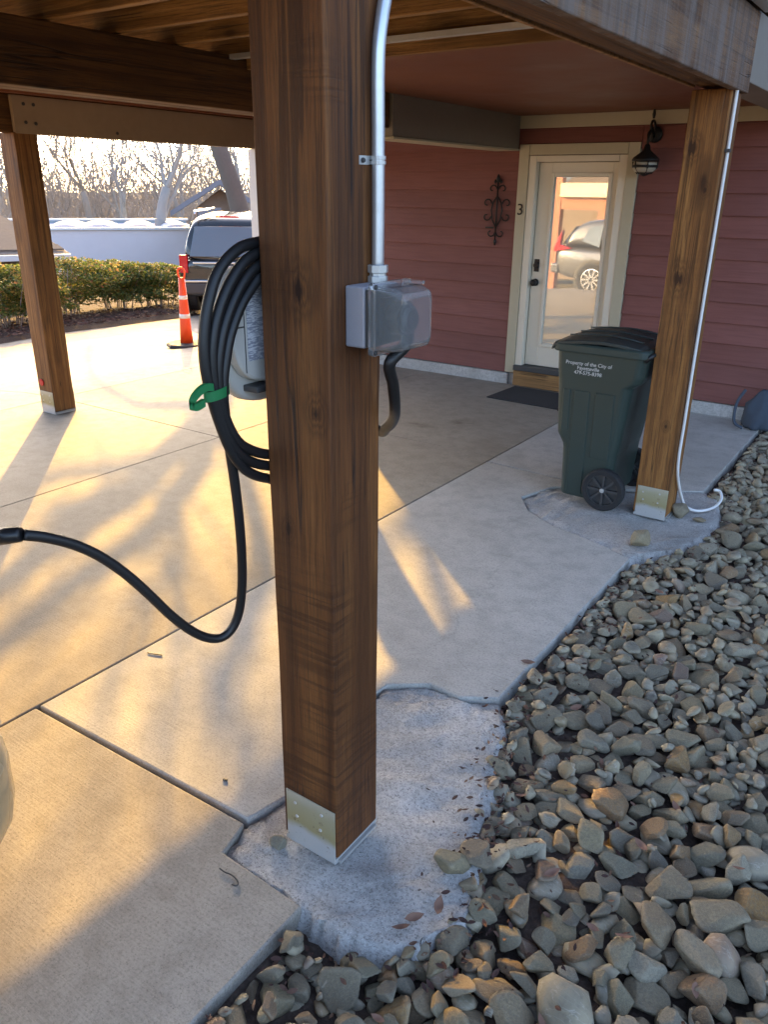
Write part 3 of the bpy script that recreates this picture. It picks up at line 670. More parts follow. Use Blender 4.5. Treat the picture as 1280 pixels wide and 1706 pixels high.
hw = MB(); hw.box(-3.178, -3.128, D-.006, D, 1.06, 1.17); hw.lathe([(.001, 0), (.024, 0), (.024, -.022), (.001, -.024)], (-3.153, D-.006, 1.115), 'y', 16); hw.build('deadbolt', M['black'], door, bevel=.003)
hw = MB(); hw.lathe([(.001, 0), (.033, 0), (.033, -.008), (.012, -.012), (.012, -.03), (.028, -.04), (.03, -.055), (.02, -.066), (.001, -.068)], (-3.153, D, .965), 'y', 18); hw.build('door_knob', M['black'], door, smooth=True)
th = MB(); th.box(-3.273, -2.397, W-.055, W+.09, .152, .2); th.build('threshold', M['dark_plastic'], house, bevel=.004)
st = MB(); st.box(-3.27, -2.40, W-.045, W+.03, .006, .148); st.build('step_board', M['step'], house, bevel=.004)
text_mesh('3', .135, M['black'], 'house_number', house, (-3.322, W-.034, 1.545), (1, 0, 0), (0, 0, 1), .004)

# ================================================================== things on the posts
PX1 = FPX0+PO                    # +x face of the near post
cond = thing('conduit', 'galvanised metal conduit running up the post to the deck', 'conduit', (PX1, 1.45, 1.56))
cx_ = PX1+.017
path = [(cx_, 1.452, 1.585), (cx_, 1.452, 1.70), (cx_, 1.450, 1.85), (cx_, 1.448, 1.96), (cx_, 1.452, 2.02), (cx_, 1.468, 2.085), (cx_, 1.492, 2.15), (cx_, 1.52, 2.2), (cx_-.01, 1.54, 2.26), (cx_-.03, 1.56, 2.40)]
mb = MB(); mb.tube(catmull(path, 6), .0135, 16); mb.build('pipe', M['galv'], cond, smooth=True)
mb = MB(); mb.lathe([(.0145, 0), (.022, 0), (.022, .013), (.0185, .013), (.0185, .02), (.0225, .02), (.0225, .036), (.016, .036)], (cx_, 1.452, 1.562), 'z', 8); mb.build('connector', M['steel'], cond, bevel=.001)
mb = MB(); mb.box(PX1, PX1+.003, 1.405, 1.438, 1.795, 1.812)
arc = [(PX1+.002, 1.434)]+[(cx_+.0155*math.cos(a), 1.4505-.0155*math.sin(a)) for a in [math.pi*.9-k*math.pi*1.0/8 for k in range(9)]]
for z_ in (1.796, 1.805):
    mb.loft([[(x, y, z_) , (x, y, z_+.007), (x+.001, y, z_+.007), (x+.001, y, z_)] for x, y in arc])
mb.build('strap', M['steel'], cond)
mb = MB(); mb.lathe([(.001, .006), (.004, .006), (.005, .003), (.005, 0)], (PX1+.003, 1.414, 1.803), 'x', 8); mb.build('screw', M['dark_plastic'], cond)

box_y0, box_y1, box_z0, box_z1 = 1.355, 1.475, 1.435, 1.562
ob = thing('outlet_box', 'grey outlet box with clear bubble cover on the post', 'outlet box', (PX1, 1.41, 1.43))
mb = MB(); mb.box(PX1+.001, PX1+.052, box_y0, box_y1, box_z0, box_z1); mb.build('box', M['grey_box'], ob, bevel=.004)
mb = MB(); mb.box(PX1+.0525, PX1+.070, box_y0+.002, box_y1-.002, box_z0+.004, box_z1-.006); mb.build('gasket_plate', M['dark_plastic'], ob, bevel=.002)
mb = MB(); mb.prism([(1.385+.0, 1.455), (1.455, 1.455), (1.455, 1.54), (1.385, 1.54)], 0, PX1+.070, PX1+.084); mb.lathe([(.001, 0), (.036, 0), (.036, .03), (.001, .032)], (PX1+.084, 1.42, 1.497), 'x', 20); mb.build('receptacle', M['dark_plastic'], ob, bevel=.002)
mb = MB(); mb.lathe([(.001, 0), (.028, 0), (.030, .018), (.022, .024), (.001, .024)], (PX1+.106, 1.42, 1.495), 'x', 18); mb.build('plug', M['rubber'], ob)
# clear cover: flange frame and a hollow bubble
mb = MB(); xa = PX1+.0705
def rr_ring(x, y0, y1, z0, z1, r, n=4):
    out = []
    for cy_, cz_, a0 in ((y1-r, z1-r, 0), (y0+r, z1-r, 90), (y0+r, z0+r, 180), (y1-r, z0+r, 270)):
        for k in range(n+1):
            a = math.radians(a0+90*k/n); out.append((x, cy_+r*math.cos(a), cz_+r*math.sin(a)))
    return out
outer = [rr_ring(xa, box_y0-.012, box_y1+.012, box_z0-.012, box_z1+.010, .008), rr_ring(xa+.012, box_y0-.012, box_y1+.012, box_z0-.012, box_z1+.010, .008), rr_ring(xa+.012, box_y0-.002, box_y1+.004, box_z0-.004, box_z1+.004, .01), rr_ring(xa+.048, box_y0, box_y1+.002, box_z0-.001, box_z1+.001, .012), rr_ring(xa+.072, box_y0+.005, box_y1-.002, box_z0+.004, box_z1-.008, .014), rr_ring(xa+.078, box_y0+.014, box_y1-.01, box_z0+.013, box_z1-.017, .014)]
t_ = .0022
inner = [rr_ring(xa+.0775, box_y0+.015+t_, box_y1-.011-t_, box_z0+.014+t_, box_z1-.018-t_, .012), rr_ring(xa+.0715-t_, box_y0+.005+t_, box_y1-.002-t_, box_z0+.004+t_, box_z1-.008-t_, .012), rr_ring(xa+.048, box_y0+t_, box_y1+.002-t_, box_z0-.001+t_, box_z1+.001-t_, .010), rr_ring(xa, box_y0-.002+t_, box_y1+.004-t_, box_z0-.004+t_, box_z1+.004-t_, .008)]
inner[0] = [(p[0]-t_, p[1], p[2]) for p in inner[0]]
rings = outer+inner; n = len(rings[0]); mb.loft(outer, cap=False); mb.loft(inner, cap=False)
b0 = (len(outer)-1)*n; mb.f.append(tuple(range(b0, b0+n))); mb.mi.append(0)
b1 = len(outer)*n; mb.f.append(tuple(range(b1+n-1, b1-1, -1))); mb.mi.append(0)
b2 = (len(rings)-1)*n
for i in range(n):
    j = (i+1) % n; mb.f.append((i, b2+i, b2+j, j)); mb.mi.append(0)
mb.build('clear_cover', M['clear'], ob, smooth=False)
mb = MB(); mb.box(xa+.014, xa+.066, box_y1-.03, box_y1-.022, box_z1+.004, box_z1+.011); mb.build('hinge', M['clear'], ob)
mb = MB()
for y_ in (box_y0-.004,):
    for z_ in (box_z0-.004, box_z1+.002): mb.lathe([(.001, .004), (.005, .003), (.005, 0)], (xa+.012, y_, z_), 'x', 8)
mb.build('screw', M['dark_plastic'], ob)
# cord from the outlet round the back of the post
def on_plane_x(pts, xv): return [tuple(plane(x, y, 0, xv)) for x, y in pts]
p0 = (PX1+.105, 1.43, 1.49)
cpath = [p0, (PX1+.10, 1.445, 1.44), tuple(plane(650, 605, 0, PX1+.085)), tuple(plane(655, 640, 0, PX1+.07)), tuple(plane(658, 675, 0, PX1+.05)), tuple(plane(656, 698, 0, PX1+.01)), tuple(plane(645, 712, 0, PX1-.04)), tuple(plane(628, 716, 0, PX1-.10)), (-1.22, 1.545, 1.27), (-1.28, 1.50, 1.28)]
mb = MB(); mb.tube(catmull(cpath, 6), .0135, 12); pc = mb.build('power_cord', M['rubber'], smooth=True); tag(pc, 'thick black power cord looping from the outlet behind the post', 'cord')

# charger on the far face of the post
CHY = 1.395
ch = thing('charger', 'pale grey wall charger mounted on the back of the post', 'charger', (-1.29, CHY, 1.3))
zt, zb = 1.59, 1.335
def egg(x, hw, z0, z1, n=40, pinch=.16):
    out = []
    zc, hh = (z0+z1)/2, (z1-z0)/2
    for k in range(n):
        a = 2*math.pi*k/n; c, s = math.cos(a), math.sin(a); e = 2/3.2
        yy = hw*abs(c)**e*(1 if c >= 0 else -1); zz2 = hh*abs(s)**e*(1 if s >= 0 else -1)
        out.append((x, CHY+yy*(1+pinch*zz2/hh*.6), zc+zz2))
    return out
mb = MB(); mb.box(-1.264, -1.2325, CHY-.05, CHY+.05, 1.38, 1.56); mb.build('wall_bracket', M['dark_plastic'], ch)
mb = MB(); mb.loft([egg(-1.265, .148, zb, zt), egg(-1.269, .155, zb-.006, zt+.006), egg(-1.29, .157, zb-.008, zt+.008), egg(-1.293, .152, zb-.004, zt+.004)]); body = mb.build('body', M['charger'], ch, bevel=.002)
mb = MB(); mb.loft([egg(-1.294, .150, zb-.05, zt-.004), egg(-1.298, .157, zb-.058, zt+.002), egg(-1.325, .157, zb-.06, zt+.002), egg(-1.350, .13, zb-.03, zt-.02), egg(-1.356, .09, zb+.02, zt-.06)]); mb.build('front_cover', M['charger'], ch, smooth=True)
mb = MB(); mb.box(-1.2648, -1.2636, CHY-.108, CHY-.055, 1.385, 1.55); mb.build('rating_label', M['label'], ch)
mb = MB(); mb.box(-1.2648, -1.2632, CHY-.145, CHY-.118, 1.462, 1.465); mb.box(-1.2648, -1.2634, CHY-.117, CHY-.1155, 1.36, 1.56); mb.build('groove', M['dark_plastic'], ch)
mb = MB(); mb.box(-1.31, -1.25, CHY-.10, CHY+.10, zb-.024, zb-.009); mb.build('connector_plate', M['dark_plastic'], ch, bevel=.003)

# charging cable: coiled round the charger, then hanging in a loop to the car
CX0 = -1.30
def P(x, y, xv): return tuple(plane(x, y, 0, xv))
outer_l = [(475, 408), (452, 402), (430, 404), (396, 416), (364, 452), (347, 505), (340, 560), (342, 610), (351, 655), (366, 705), (387, 755), (412, 785), (446, 797), (485, 795)]
mid1 = [(478, 420), (455, 414), (432, 420), (404, 440), (378, 482), (361, 530), (354, 575), (354, 615), (359, 655), (370, 700), (388, 742), (412, 766), (448, 776), (488, 772)]
mid2 = [(482, 434), (458, 430), (434, 440), (412, 460), (390, 498), (373, 545), (365, 590), (363, 625), (366, 660), (375, 695), (392, 730), (414, 748), (448, 757), (490, 752)]
inner_l = [(484, 446), (460, 446), (436, 458), (420, 478), (400, 512), (384, 556), (376, 598), (372, 632), (372, 664)]
def back(y0, z0, y1, z1, xv, bulge):
    """hidden far side of a loop"""
    out = []
    for k in range(1, 8):
        t = k/8; out.append((xv, y0+(y1-y0)*t+bulge*math.sin(math.pi*t), z0+(z1-z0)*t))
    return out
cable_pts = []
xs_ = [-1.275, -1.2445, -1.262]
start = P(412, 640, -1.27)
cable_pts.append((-1.27, CHY+.02, zb-.01)); cable_pts.append((-1.27, CHY+.03, zb-.09))
seq = []
for li, (L, xv) in enumerate(((outer_l, -1.250), (mid1, -1.247), (mid2, -1.2455))):
    pts = [P(x, y, xv) for x, y in L]
    if li % 1 == 0:
        # go up the hidden side, come down the visible side
        e = pts[0]; s = cable_pts[-1]
        cable_pts += [(xv, s[1]+(e[1]-s[1])*t+.30*math.sin(math.pi*t), s[2]+(e[2]+.02-s[2])*t) for t in (.2, .4, .6, .8)]
        cable_pts += pts
last = [P(x, y, -1.2445) for x, y in inner_l]
s = cable_pts[-1]; e = last[0]
cable_pts += [(-1.2445, s[1]+(e[1]-s[1])*t+.24*math.sin(math.pi*t), s[2]+(e[2]+.01-s[2])*t) for t in (.2, .4, .6, .8)]
cable_pts += last
free = [(376, 700), (384, 755), (392, 810), (399, 870), (403, 930), (403, 980), (398, 1020), (386, 1048), (368, 1062), (345, 1062), (318, 1050), (286, 1026), (248, 990), (208, 955), (165, 926), (120, 906), (75, 895), (40, 891)]
cable_pts += [P(x, y, -1.2445-.22*(i+1)/len(free)) for i, (x, y) in enumerate(free)]
ce = cable_pts[-1]
cab = thing('charging_cable', 'thick black charging cable coiled on the charger and looping to the car', 'cable', (-1.29, 1.2, 1.0))
mb = MB(); mb.tube(catmull(cable_pts, 7), .0122, 12); mb.build('cable', M['rubber'], cab, smooth=True)
e1 = np.array(P(36, 890, -1.468)); e2 = np.array(P(4, 893, -1.506)); dv = (e2-e1)/np.linalg.norm(e2-e1)
mb = MB(); mb.tube([e1, e1+dv*.004, e1+dv*.03, e1+dv*.055], [.0135, .0165, .018, .0185], 16); mb.build('boot', M['rubber'], cab, smooth=True)
mb = MB(); mb.tube([e1+dv*.053, e1+dv*.06, e1+dv*.16, e1+dv*.20], [.017, .0195, .021, .024], 16); mb.build('plug_handle', M['white'], cab, smooth=True)
# green strap round the coil
tc = np.array(P(361, 654, -1.247)); rt = np.array([0, 1.0, 0]); 
tie = thing('cable_tie', 'green hook and loop strap round the coiled cable', 'strap', tuple(tc))
loopp = []
for k in range(25):
    a = 2*math.pi*k/24; loopp.append((tc[0]+.016*math.sin(a), tc[1]+.033*math.cos(a)+0.0, tc[2]+.004*math.cos(a)))
mb = MB(); mb.loft([[(p[0]*1.0, p[1], p[2]-.011), (p[0], p[1], p[2]+.011), (tc[0]+(p[0]-tc[0])*1.06, tc[1]+(p[1]-tc[1])*1.06, p[2]+.011), (tc[0]+(p[0]-tc[0])*1.06, tc[1]+(p[1]-tc[1])*1.06, p[2]-.011)] for p in loopp], cap=False); mb.build('band', M['green'], tie)
tl = [P(x, y, -1.235) for x, y in [(352, 645), (340, 646), (328, 655), (319, 668), (318, 677), (326, 678), (338, 671)]]
mb = MB(); mb.loft([[(p[0]-.004, p[1], p[2]-.008), (p[0]-.004, p[1], p[2]+.008), (p[0]+.006, p[1]+.002, p[2]+.008), (p[0]+.006, p[1]+.002, p[2]-.008)] for p in catmull(tl, 4)]); mb.build('tail', M['green'], tie)

# white cord down the far post, ending in a loose loop
rpx, rpy = -1.232+PO, 4.355
wc = thing('drop_cord', 'white cord running down the post corner and curling on the ground', 'cord', (rpx, rpy, 0))
def Pz(x, y, z): return tuple(ground(x, y, z))
pp = [(rpx+.012, rpy+.03, 2.50), (rpx+.012, rpy+.03, 2.2), (rpx+.012, rpy+.035, 1.8), (rpx+.012, rpy+.03, 1.2), (rpx+.012, rpy+.035, .6), (rpx+.014, rpy+.05, .3)]
pp += [Pz(1138, 835, .06), Pz(1150, 848, .02), Pz(1168, 851, .012), Pz(1190, 845, .012), Pz(1202, 832, .03), Pz(1200, 819, .06), Pz(1190, 816, .07)]
mb = MB(); mb.tube(catmull(pp, 8), .0085, 10); mb.build('cord', M['white'], wc, smooth=True)
mb = MB(); mb.box(rpx+.001, rpx+.024, rpy+.015, rpy+.05, 1.93, 1.945); mb.build('clip', M['dark_plastic'], wc)

# ================================================================== cart, door things
ct = thing('wheeled_cart', 'dark green wheeled refuse cart with white lettering beside the post', 'refuse cart', (-1.52, 4.55, 0))
CYc = 4.565; CDX = -.03
def rrect(z, x0, x1, hy, r=.05, n=5, yc=CYc):
    out = []
    for sx, sy, a0 in ((1, 1, 0), (-1, 1, 90), (-1, -1, 180), (1, -1, 270)):
        for k in range(n+1):
            a = math.radians(a0+90*k/n); out.append(((x1-r if sx > 0 else x0+r)+r*math.cos(a), yc+sy*(hy-r)+r*math.sin(a), z))
    return out
prof = [(.035, -1.685, -1.40, .222, .04), (.05, -1.69, -1.385, .228, .045), (.33, -1.70, -1.365, .243, .05), (.355, -1.705, -1.36, .245, .05), (.42, -1.742, -1.352, .248, .05), (.70, -1.758, -1.322, .264, .055), (.735, -1.760, -1.318, .266, .055), (.765, -1.762, -1.275, .268, .05), (.80, -1.766, -1.262, .270, .05), (.915, -1.772, -1.25, .276, .05)]
mb = MB(); mb.loft([rrect(*p) for p in prof]); mb.build('body', M['cart'], ct, bevel=.004)
mb = MB(); mb.loft([rrect(.905, -1.79, -1.245, .288, .05), rrect(.915, -1.795, -1.24, .292, .05), rrect(.945, -1.795, -1.24, .292, .05), rrect(.955, -1.785, -1.25, .284, .05)]); mb.build('rim', M['cart'], ct, bevel=.003)
lid = MB(); rings = []
for x, zc_, hy in [(-1.802, .952, .27), (-1.79, .972, .285), (-1.72, .995, .29), (-1.62, 1.006, .288), (-1.50, 1.012, .285), (-1.40, 1.004, .28), (-1.30, .988, .272), (-1.245, .965, .26)]:
    rings.append([(x, CYc+hy*c, (zc_-.015-.012*abs(c)**2)) for c in (-1, -.94, -.7, -.35, 0, .35, .7, .94, 1)]+[(x, CYc+hy*c, (zc_-.05 if abs(c) > .9 else zc_-.035)) for c in (1, .5, -.5, -1)])
lid.loft(rings); ld = lid.build('lid', M['cart_lid'], ct, bevel=.006)
lr = MB()
for yy in (-.16, .0, .16):
    lr.tube([(-1.74, CYc+yy, .981), (-1.62, CYc+yy, .994), (-1.50, CYc+yy, 1.000), (-1.40, CYc+yy, .992), (-1.31, CYc+yy, .978)], .005, 8)
lr.build('lid_rib', M['cart_lid'], ld, smooth=True)
hb = MB(); hb.tube([(-1.262, CYc-.26, .90), (-1.236, CYc-.26, .925), (-1.234, CYc-.2, .93), (-1.234, CYc+.2, .93), (-1.236, CYc+.26, .925), (-1.262, CYc+.26, .90)], .014, 10); hb.build('handle', M['rubber'], ct, smooth=True)
def wheel(yc, parent):
    wmb = MB(); c = (-1.405, yc, .128); wmb.lathe([(.095, -.026), (.118, -.028), (.126, -.018), (.126, .018), (.118, .028), (.095, .026)], c, 'y', 32); wo_ = wmb.build('wheel', M['rubber_rough'], parent, smooth=False, bevel=.003)
    hub = MB(); hub.lathe([(.001, -.022), (.02, -.022), (.024, -.012), (.001, -.011)], c, 'y', 16); hub.lathe([(.09, -.02), (.099, -.02), (.099, .01), (.09, .01)], c, 'y', 28); hub.lathe([(.001, .0), (.096, .0), (.096, .012), (.001, .012)], c, 'y', 28)
    for k in range(8):
        a = 2*math.pi*k/8; e = Vector((math.cos(a), 0, math.sin(a))); p_ = Vector((-math.sin(a), 0, math.cos(a))); cc = Vector(c)
        vs = []
        for rr, wv in ((.018, .006), (.093, .009)):
            for sg in (-1, 1):
                for yy in (-.017, .0): vs.append(cc+e*rr+p_*wv*sg+Vector((0, yy, 0)))
        hub.add(vs, [(0, 1, 3, 2), (4, 6, 7, 5), (0, 4, 5, 1), (2, 3, 7, 6), (0, 2, 6, 4), (1, 5, 7, 3)])
    hub.build('hub', M['dark_plastic'], wo_)
    ax = MB(); ax.lathe([(.001, -.03), (.012, -.029), (.014, -.024), (.014, -.01)], c, 'y', 12); ax.build('axle_cap', M['steel'], wo_)
wheel(CYc-.262, ct); wheel(CYc+.262, ct)
ax = MB(); ax.tube([(-1.405, CYc-.25, .128), (-1.405, CYc+.25, .128)], .01, 8); ax.build('axle', M['steel'], ct)
# raised side panels follow the tapered wall
def side_y(z): return CYc-float(np.interp(z, [p[0] for p in prof], [p[3] for p in prof]))
def panel(x0, x1, z0, z1, name='side_panel', t=.006):
    mb = MB(); zs = [z0+(z1-z0)*k/6 for k in range(7)]
    rings = []
    for zz3 in zs:
        y = side_y(zz3); rings.append([(x0, y+.004, zz3), (x1, y+.004, zz3), (x1-.006, y-t, zz3), (x0+.006, y-t, zz3)])
    mb.loft(rings); mb.build(name, M['cart'], ct, bevel=.002)
panel(-1.712, -1.662, .44, .69); panel(-1.648, -1.545, .06, .69); panel(-1.52, -1.40, .30, .69)
mb = MB(); mb.box(-1.765, -1.752, CYc-.19, CYc-.165, .53, .55); mb.build('latch_bar', M['black'], ct)
ty = side_y(.83)-.0015
for s_, z_ in (('Property of the City of', .838), ('Fayetteville', .812), ('479-575-8398', .785)):
    text_mesh(s_, .029, M['print'], 'lettering', ct, (-1.572, side_y(z_)-.002, z_), (1, 0, 0), (0, .03, 1), .0008)

dm = MB(); dm.prism([(-3.24, 6.32), (-2.40, 6.30), (-2.38, 6.84), (-3.22, 6.86)], 2, .0008, .012); o = dm.build('doormat', M['mat'], bevel=.004); tag(o, 'dark doormat on the porch before the step', 'doormat')
# wall lamp
lx, lz = -2.20, 1.88
lp = thing('wall_lamp', 'black scrolled lantern lamp on the red wall beside the door', 'lamp', (lx, W, 1.9))
mb = MB(); mb.lathe([(.001, 0), (.06, 0), (.06, -.012), (.045, -.022), (.001, -.024)], (lx, W-.012, 2.17), 'y', 18); mb.build('wall_plate', M['black'], lp, smooth=True)
sc_ = []
for k in range(30):
    t = k/29; a = -1.2+t*5.2; r_ = .085-.055*t; sc_.append((lx, W-.10+r_*math.cos(a), 2.21+r_*math.sin(a)))
mb = MB(); mb.tube([(lx, W-.03, 2.17), (lx, W-.08, 2.12)]+sc_, .010, 8); mb.tube([(lx, W-.03, 2.16), (lx, W-.12, 2.22), (lx, W-.17, 2.16), (lx, W-.17, 2.07)], .010, 8)
mb.lathe([(.001, .08), (.010, .06), (.014, .03), (.008, 0)], (lx, W-.10, 2.28), 'z', 10); mb.build('bracket', M['black'], lp, smooth=True)
c = (lx, W-.17, 0); mb = MB(); mb.lathe([(.001, 2.10), (.02, 2.09), (.03, 2.05), (.095, 2.0), (.105, 1.985), (.105, 1.972), (.001, 1.97)], c, 'z', 20); mb.build('hood', M['black'], lp, smooth=True)
mb = MB(); mb.lathe([(.001, 1.965), (.088, 1.965), (.094, 1.95), (.09, 1.915), (.07, 1.893), (.001, 1.89)], c, 'z', 20); mb.build('glass_shade', M['lamp_glass'], lp, smooth=True)
mb = MB(); mb.lathe([(.097, 1.945), (.1, 1.94), (.1, 1.93), (.097, 1.925)], c, 'z', 20); mb.lathe([(.001, 1.888), (.05, 1.888), (.03, 1.872), (.001, 1.862)], c, 'z', 14)
for k in range(6):
    a = 2*math.pi*k/6; mb.tube([(lx+.1*math.cos(a), W-.17+.1*math.sin(a), 1.97), (lx+.098*math.cos(a), W-.17+.098*math.sin(a), 1.93), (lx+.055*math.cos(a), W-.17+.055*math.sin(a), 1.88)], .005, 6)
mb.build('cage', M['black'], lp, smooth=True)
# wrought iron wall ornament
ox, oz0, oz1 = -3.56, 1.275, 1.885
orn = thing('wall_ornament', 'black wrought iron scroll ornament on the red siding', 'ornament', (ox, W-.02, oz0))
Yo = W-.03; zc = (oz0+oz1)/2
def S(t, cx2, cz2, r0, r1, a0, a1): a = a0+(a1-a0)*t; r_ = r0+(r1-r0)*t; return (cx2+r_*math.cos(a), Yo, cz2+r_*math.sin(a))
mb = MB(); mb.tube([(ox, Yo, oz0), (ox, Yo, oz1-.02)], .0075, 8); mb.lathe([(.001, .05), (.012, .03), (.02, .005), (.012, -.02), (.005, -.03)], (ox, Yo, oz1-.05), 'z', 10); mb.lathe([(.005, .03), (.014, .01), (.014, -.01), (.001, -.03)], (ox, Yo, oz0+.03), 'z', 10); mb.build('stem', M['black'], orn, smooth=True)
for sg in (-1, 1):
    mb = MB()
    mb.tube([(ox+sg*.002, Yo, oz1-.19), (ox+sg*.04, Yo, oz1-.24), (ox+sg*.055, Yo, zc), (ox+sg*.04, Yo, oz0+.22), (ox+sg*.002, Yo, oz0+.16)], .0065, 6)
    for cz2, r_, up in ((zc+.055, .045, 1), (zc-.055, .045, -1)):
        mb.tube([S(k/14, ox+sg*.10, cz2, r_, .012, math.pi if sg > 0 else 0, (math.pi if sg > 0 else 0)-sg*up*5.0) for k in range(15)], .006, 6)
    for cz2, up in ((oz1-.13, 1), (oz0+.11, -1)):
        mb.tube([S(k/14, ox+sg*.052, cz2, .045, .010, math.pi if sg > 0 else 0, (math.pi if sg > 0 else 0)-sg*up*4.6) for k in range(15)], .006, 6)
    mb.lathe([(.001, .02), (.013, .004), (.013, -.004), (.001, -.02)], (ox+sg*.028, Yo, oz1-.065), 'z', 8)
    mb.build('scroll', M['black'], orn, smooth=True)
mb = MB(); mb.box(ox-.10, ox-.02, Yo-.01, Yo-.003, oz0+.145, oz0+.16); mb.build('hook', M['black'], orn)
# fabric bag by the wall
bp = plane(1252, 690, 1, 6.76); bg_ = thing('bag', 'dusty blue grey fabric bag slumped against the red wall', 'bag', (bp[0]+.05, bp[1], 0))
mb = MB(); rr = []
from mathutils import noise as mn
for z_, rx, ry in [(.004, .12, .10), (.03, .135, .11), (.11, .13, .105), (.19, .105, .085), (.25, .075, .06), (.29, .045, .035), (.31, .02, .02)]:
    ring = []
    for k in range(28):
        a = 2*math.pi*k/28; d_ = 1+.34*mn.noise(Vector((math.cos(a)*2.2, math.sin(a)*2.2, z_*13)))+.07*math.sin(7*a+z_*26); ring.append((bp[0]+.07+rx*d_*math.cos(a), bp[1]+ry*d_*math.sin(a), z_))
    rr.append(ring)
mb.loft(rr); mb.build('sack', M['bag'], bg_, smooth=True)
mb = MB(); mb.tube(catmull([(bp[0]-.06, bp[1]-.08, .31), (bp[0]-.10, bp[1]-.13, .2), (bp[0]-.09, bp[1]-.15, .06), (bp[0]-.02, bp[1]-.16, .02)], 6), .012, 6); mb.build('strap', M['bag'], bg_, smooth=True)

# loose rocks on the concrete
thick = sorted(range(len(SV)), key=lambda i: -np.abs(SV[i][0][:, 2]).max())
def loose(px, py, size, vi, label, z=-.01, sc=(1, 1, 1), rz=0):
    p = ground(px, py, z+.02); me = stone_me[thick[vi % 14]]; o = bpy.data.objects.new('rock', me); COL.objects.link(o)
    hz = max(abs(v.co.z) for v in me.vertices)*size*sc[2]
    o.matrix_world = Matrix.Translation((p[0], p[1], z+hz*.88)) @ Matrix.Rotation(rz, 4, 'Z') @ Matrix.Diagonal((size*sc[0], size*sc[1], size*sc[2], 1)); tag(o, label, 'rock', 'loose rocks on the concrete')
loose(756, 1440, .058, 4, 'angular brown rock alone on the rough footing, by the stone bed', -.015, (1, .8, 1.1), .4)
loose(464, 1402, .03, 8, 'small round rusty rock touching the foot of the post with the conduit', -.012, (1, 1, 1.3))
loose(1068, 903, .07, 9, 'tan rock at the tip of the slab corner before the far post', -.004, (.9, 1, 1.4), 1.2)
loose(1131, 853, .062, 5, 'brown rock wedged beside the bracket of the post with the white cord', -.006, (1, 1, 1.3), .8)
loose(1164, 864, .045, 17, 'flat dark rock beside the curl of white cord', -.006, (1, .7, .6), .3)
# dry leaves
def dry_leaf(p, s, rz, tilt, label, group=None):
    mb = MB(); leaf_mesh(mb, (0, 0, 0), s, Matrix.Rotation(rz, 3, 'Z') @ Matrix.Rotation(tilt, 3, 'X'), .5); o = mb.build('dry_leaf', M['leaf_dry'], smooth=True); o.location = p; tag(o, label, 'leaf', group)
g_ = ground(880, 1104, .006); dry_leaf(g_, .03, .4, .2, 'single dry orange leaf at the edge of the smooth slab', 'fallen leaves')
for px, py, s in [(730, 1512, .032), (690, 1530, .028), (668, 1548, .026)]:
    g_ = ground(px, py, .0); dry_leaf((g_[0], g_[1], .004), s, rnd.uniform(0, 6), .3, 'reddish dry leaf lying at the lower tip of the rough footing', 'fallen leaves')
for px, py in [(630, 1680), (990, 1530), (1040, 1560), (1160, 1640), (1180, 1110), (905, 1690), (1005, 1250), (870, 1310), (920, 1450), (1130, 1330), (1230, 1450), (1070, 1400), (1100, 980), (960, 1170)]:
    g_ = ground(px, py, .02); j_, i_ = int((g_[1]-HY0)/CELL), int((g_[0]-HX0)/CELL)
    dry_leaf((g_[0], g_[1], HM[j_, i_]+.012), rnd.uniform(.018, .032), rnd.uniform(0, 6), rnd.uniform(-.5, .5), 'curled brown leaf resting on the river stones', 'leaves on the stones')
tw = [ground(x, y, .005) for x, y in [(366, 1446), (374, 1452), (384, 1456), (392, 1462), (397, 1470), (394, 1475), (386, 1473)]]
mb = MB(); mb.tube(catmull(tw, 5), .0022, 6); o = mb.build('twig', M['dark_plastic'], smooth=True); tag(o, 'thin curled dark twig on the brushed slab near the post', 'twig')
g_ = ground(372, 1298, .004); mb = MB(); mb.tube([g_, g_+np.array([.014, .004, 0])], .004, 6); o = mb.build('wood_chip', M['dark_plastic']); tag(o, 'tiny black chip on the slab left of the post', 'debris')
tw = [ground(x, y, .004) for x, y in [(246, 1087), (256, 1089), (270, 1091)]]
mb = MB(); mb.tube(tw, .003, 6); o = mb.build('twig', M['dark_plastic']); tag(o, 'short straight twig on the slab below the cable loop', 'twig')

# ================================================================== traffic cone
cp = tpx(312, 577)
cone = thing('traffic_cone', 'tall orange channelizer cone with white bands on a black base', 'traffic cone', (cp[0], cp[1], zg(cp[0], cp[1])), .3)
ctop = at_dist(300, 447, cp)[2]; ch_ = float(ctop-cp[2])
mb = MB(); mb.loft([[(r_*math.cos(math.radians(45*k+22.5)), r_*math.sin(math.radians(45*k+22.5)), z_) for k in range(8)] for r_, z_ in ((.26, .005), (.26, .03), (.24, .045), (.09, .05))]); mb.build('base', M['rubber_rough'], cone, world=False)
def cr(z_): return .085-(.085-.032)*z_/ch_
segs = [(.045, .36, 'orange'), (.36, .46, 'reflect'), (.46, .60, 'orange'), (.60, .70, 'reflect'), (.70, .88, 'orange')]
mb = MB(); mb.lathe([(.001, .045), (cr(.045*ch_), .045), (cr(.3), .3), (cr(.6), .6), (cr(.88*ch_), .88*ch_), (.001, .885*ch_)], (0, 0, 0), 'z', 20); body = mb.build('cone', M['orange'], cone, smooth=True, world=False)
for z0, z1 in ((.37, .425), (.61, .66)):
    mb = MB(); mb.lathe([(cr(z0*ch_)-.004, z0*ch_), (cr(z0*ch_)+.002, z0*ch_), (cr(z1*ch_)+.002, z1*ch_), (cr(z1*ch_)-.004, z1*ch_)], (0, 0, 0), 'z', 20); mb.build('reflective_band', M['reflect'], cone, smooth=True, world=False)
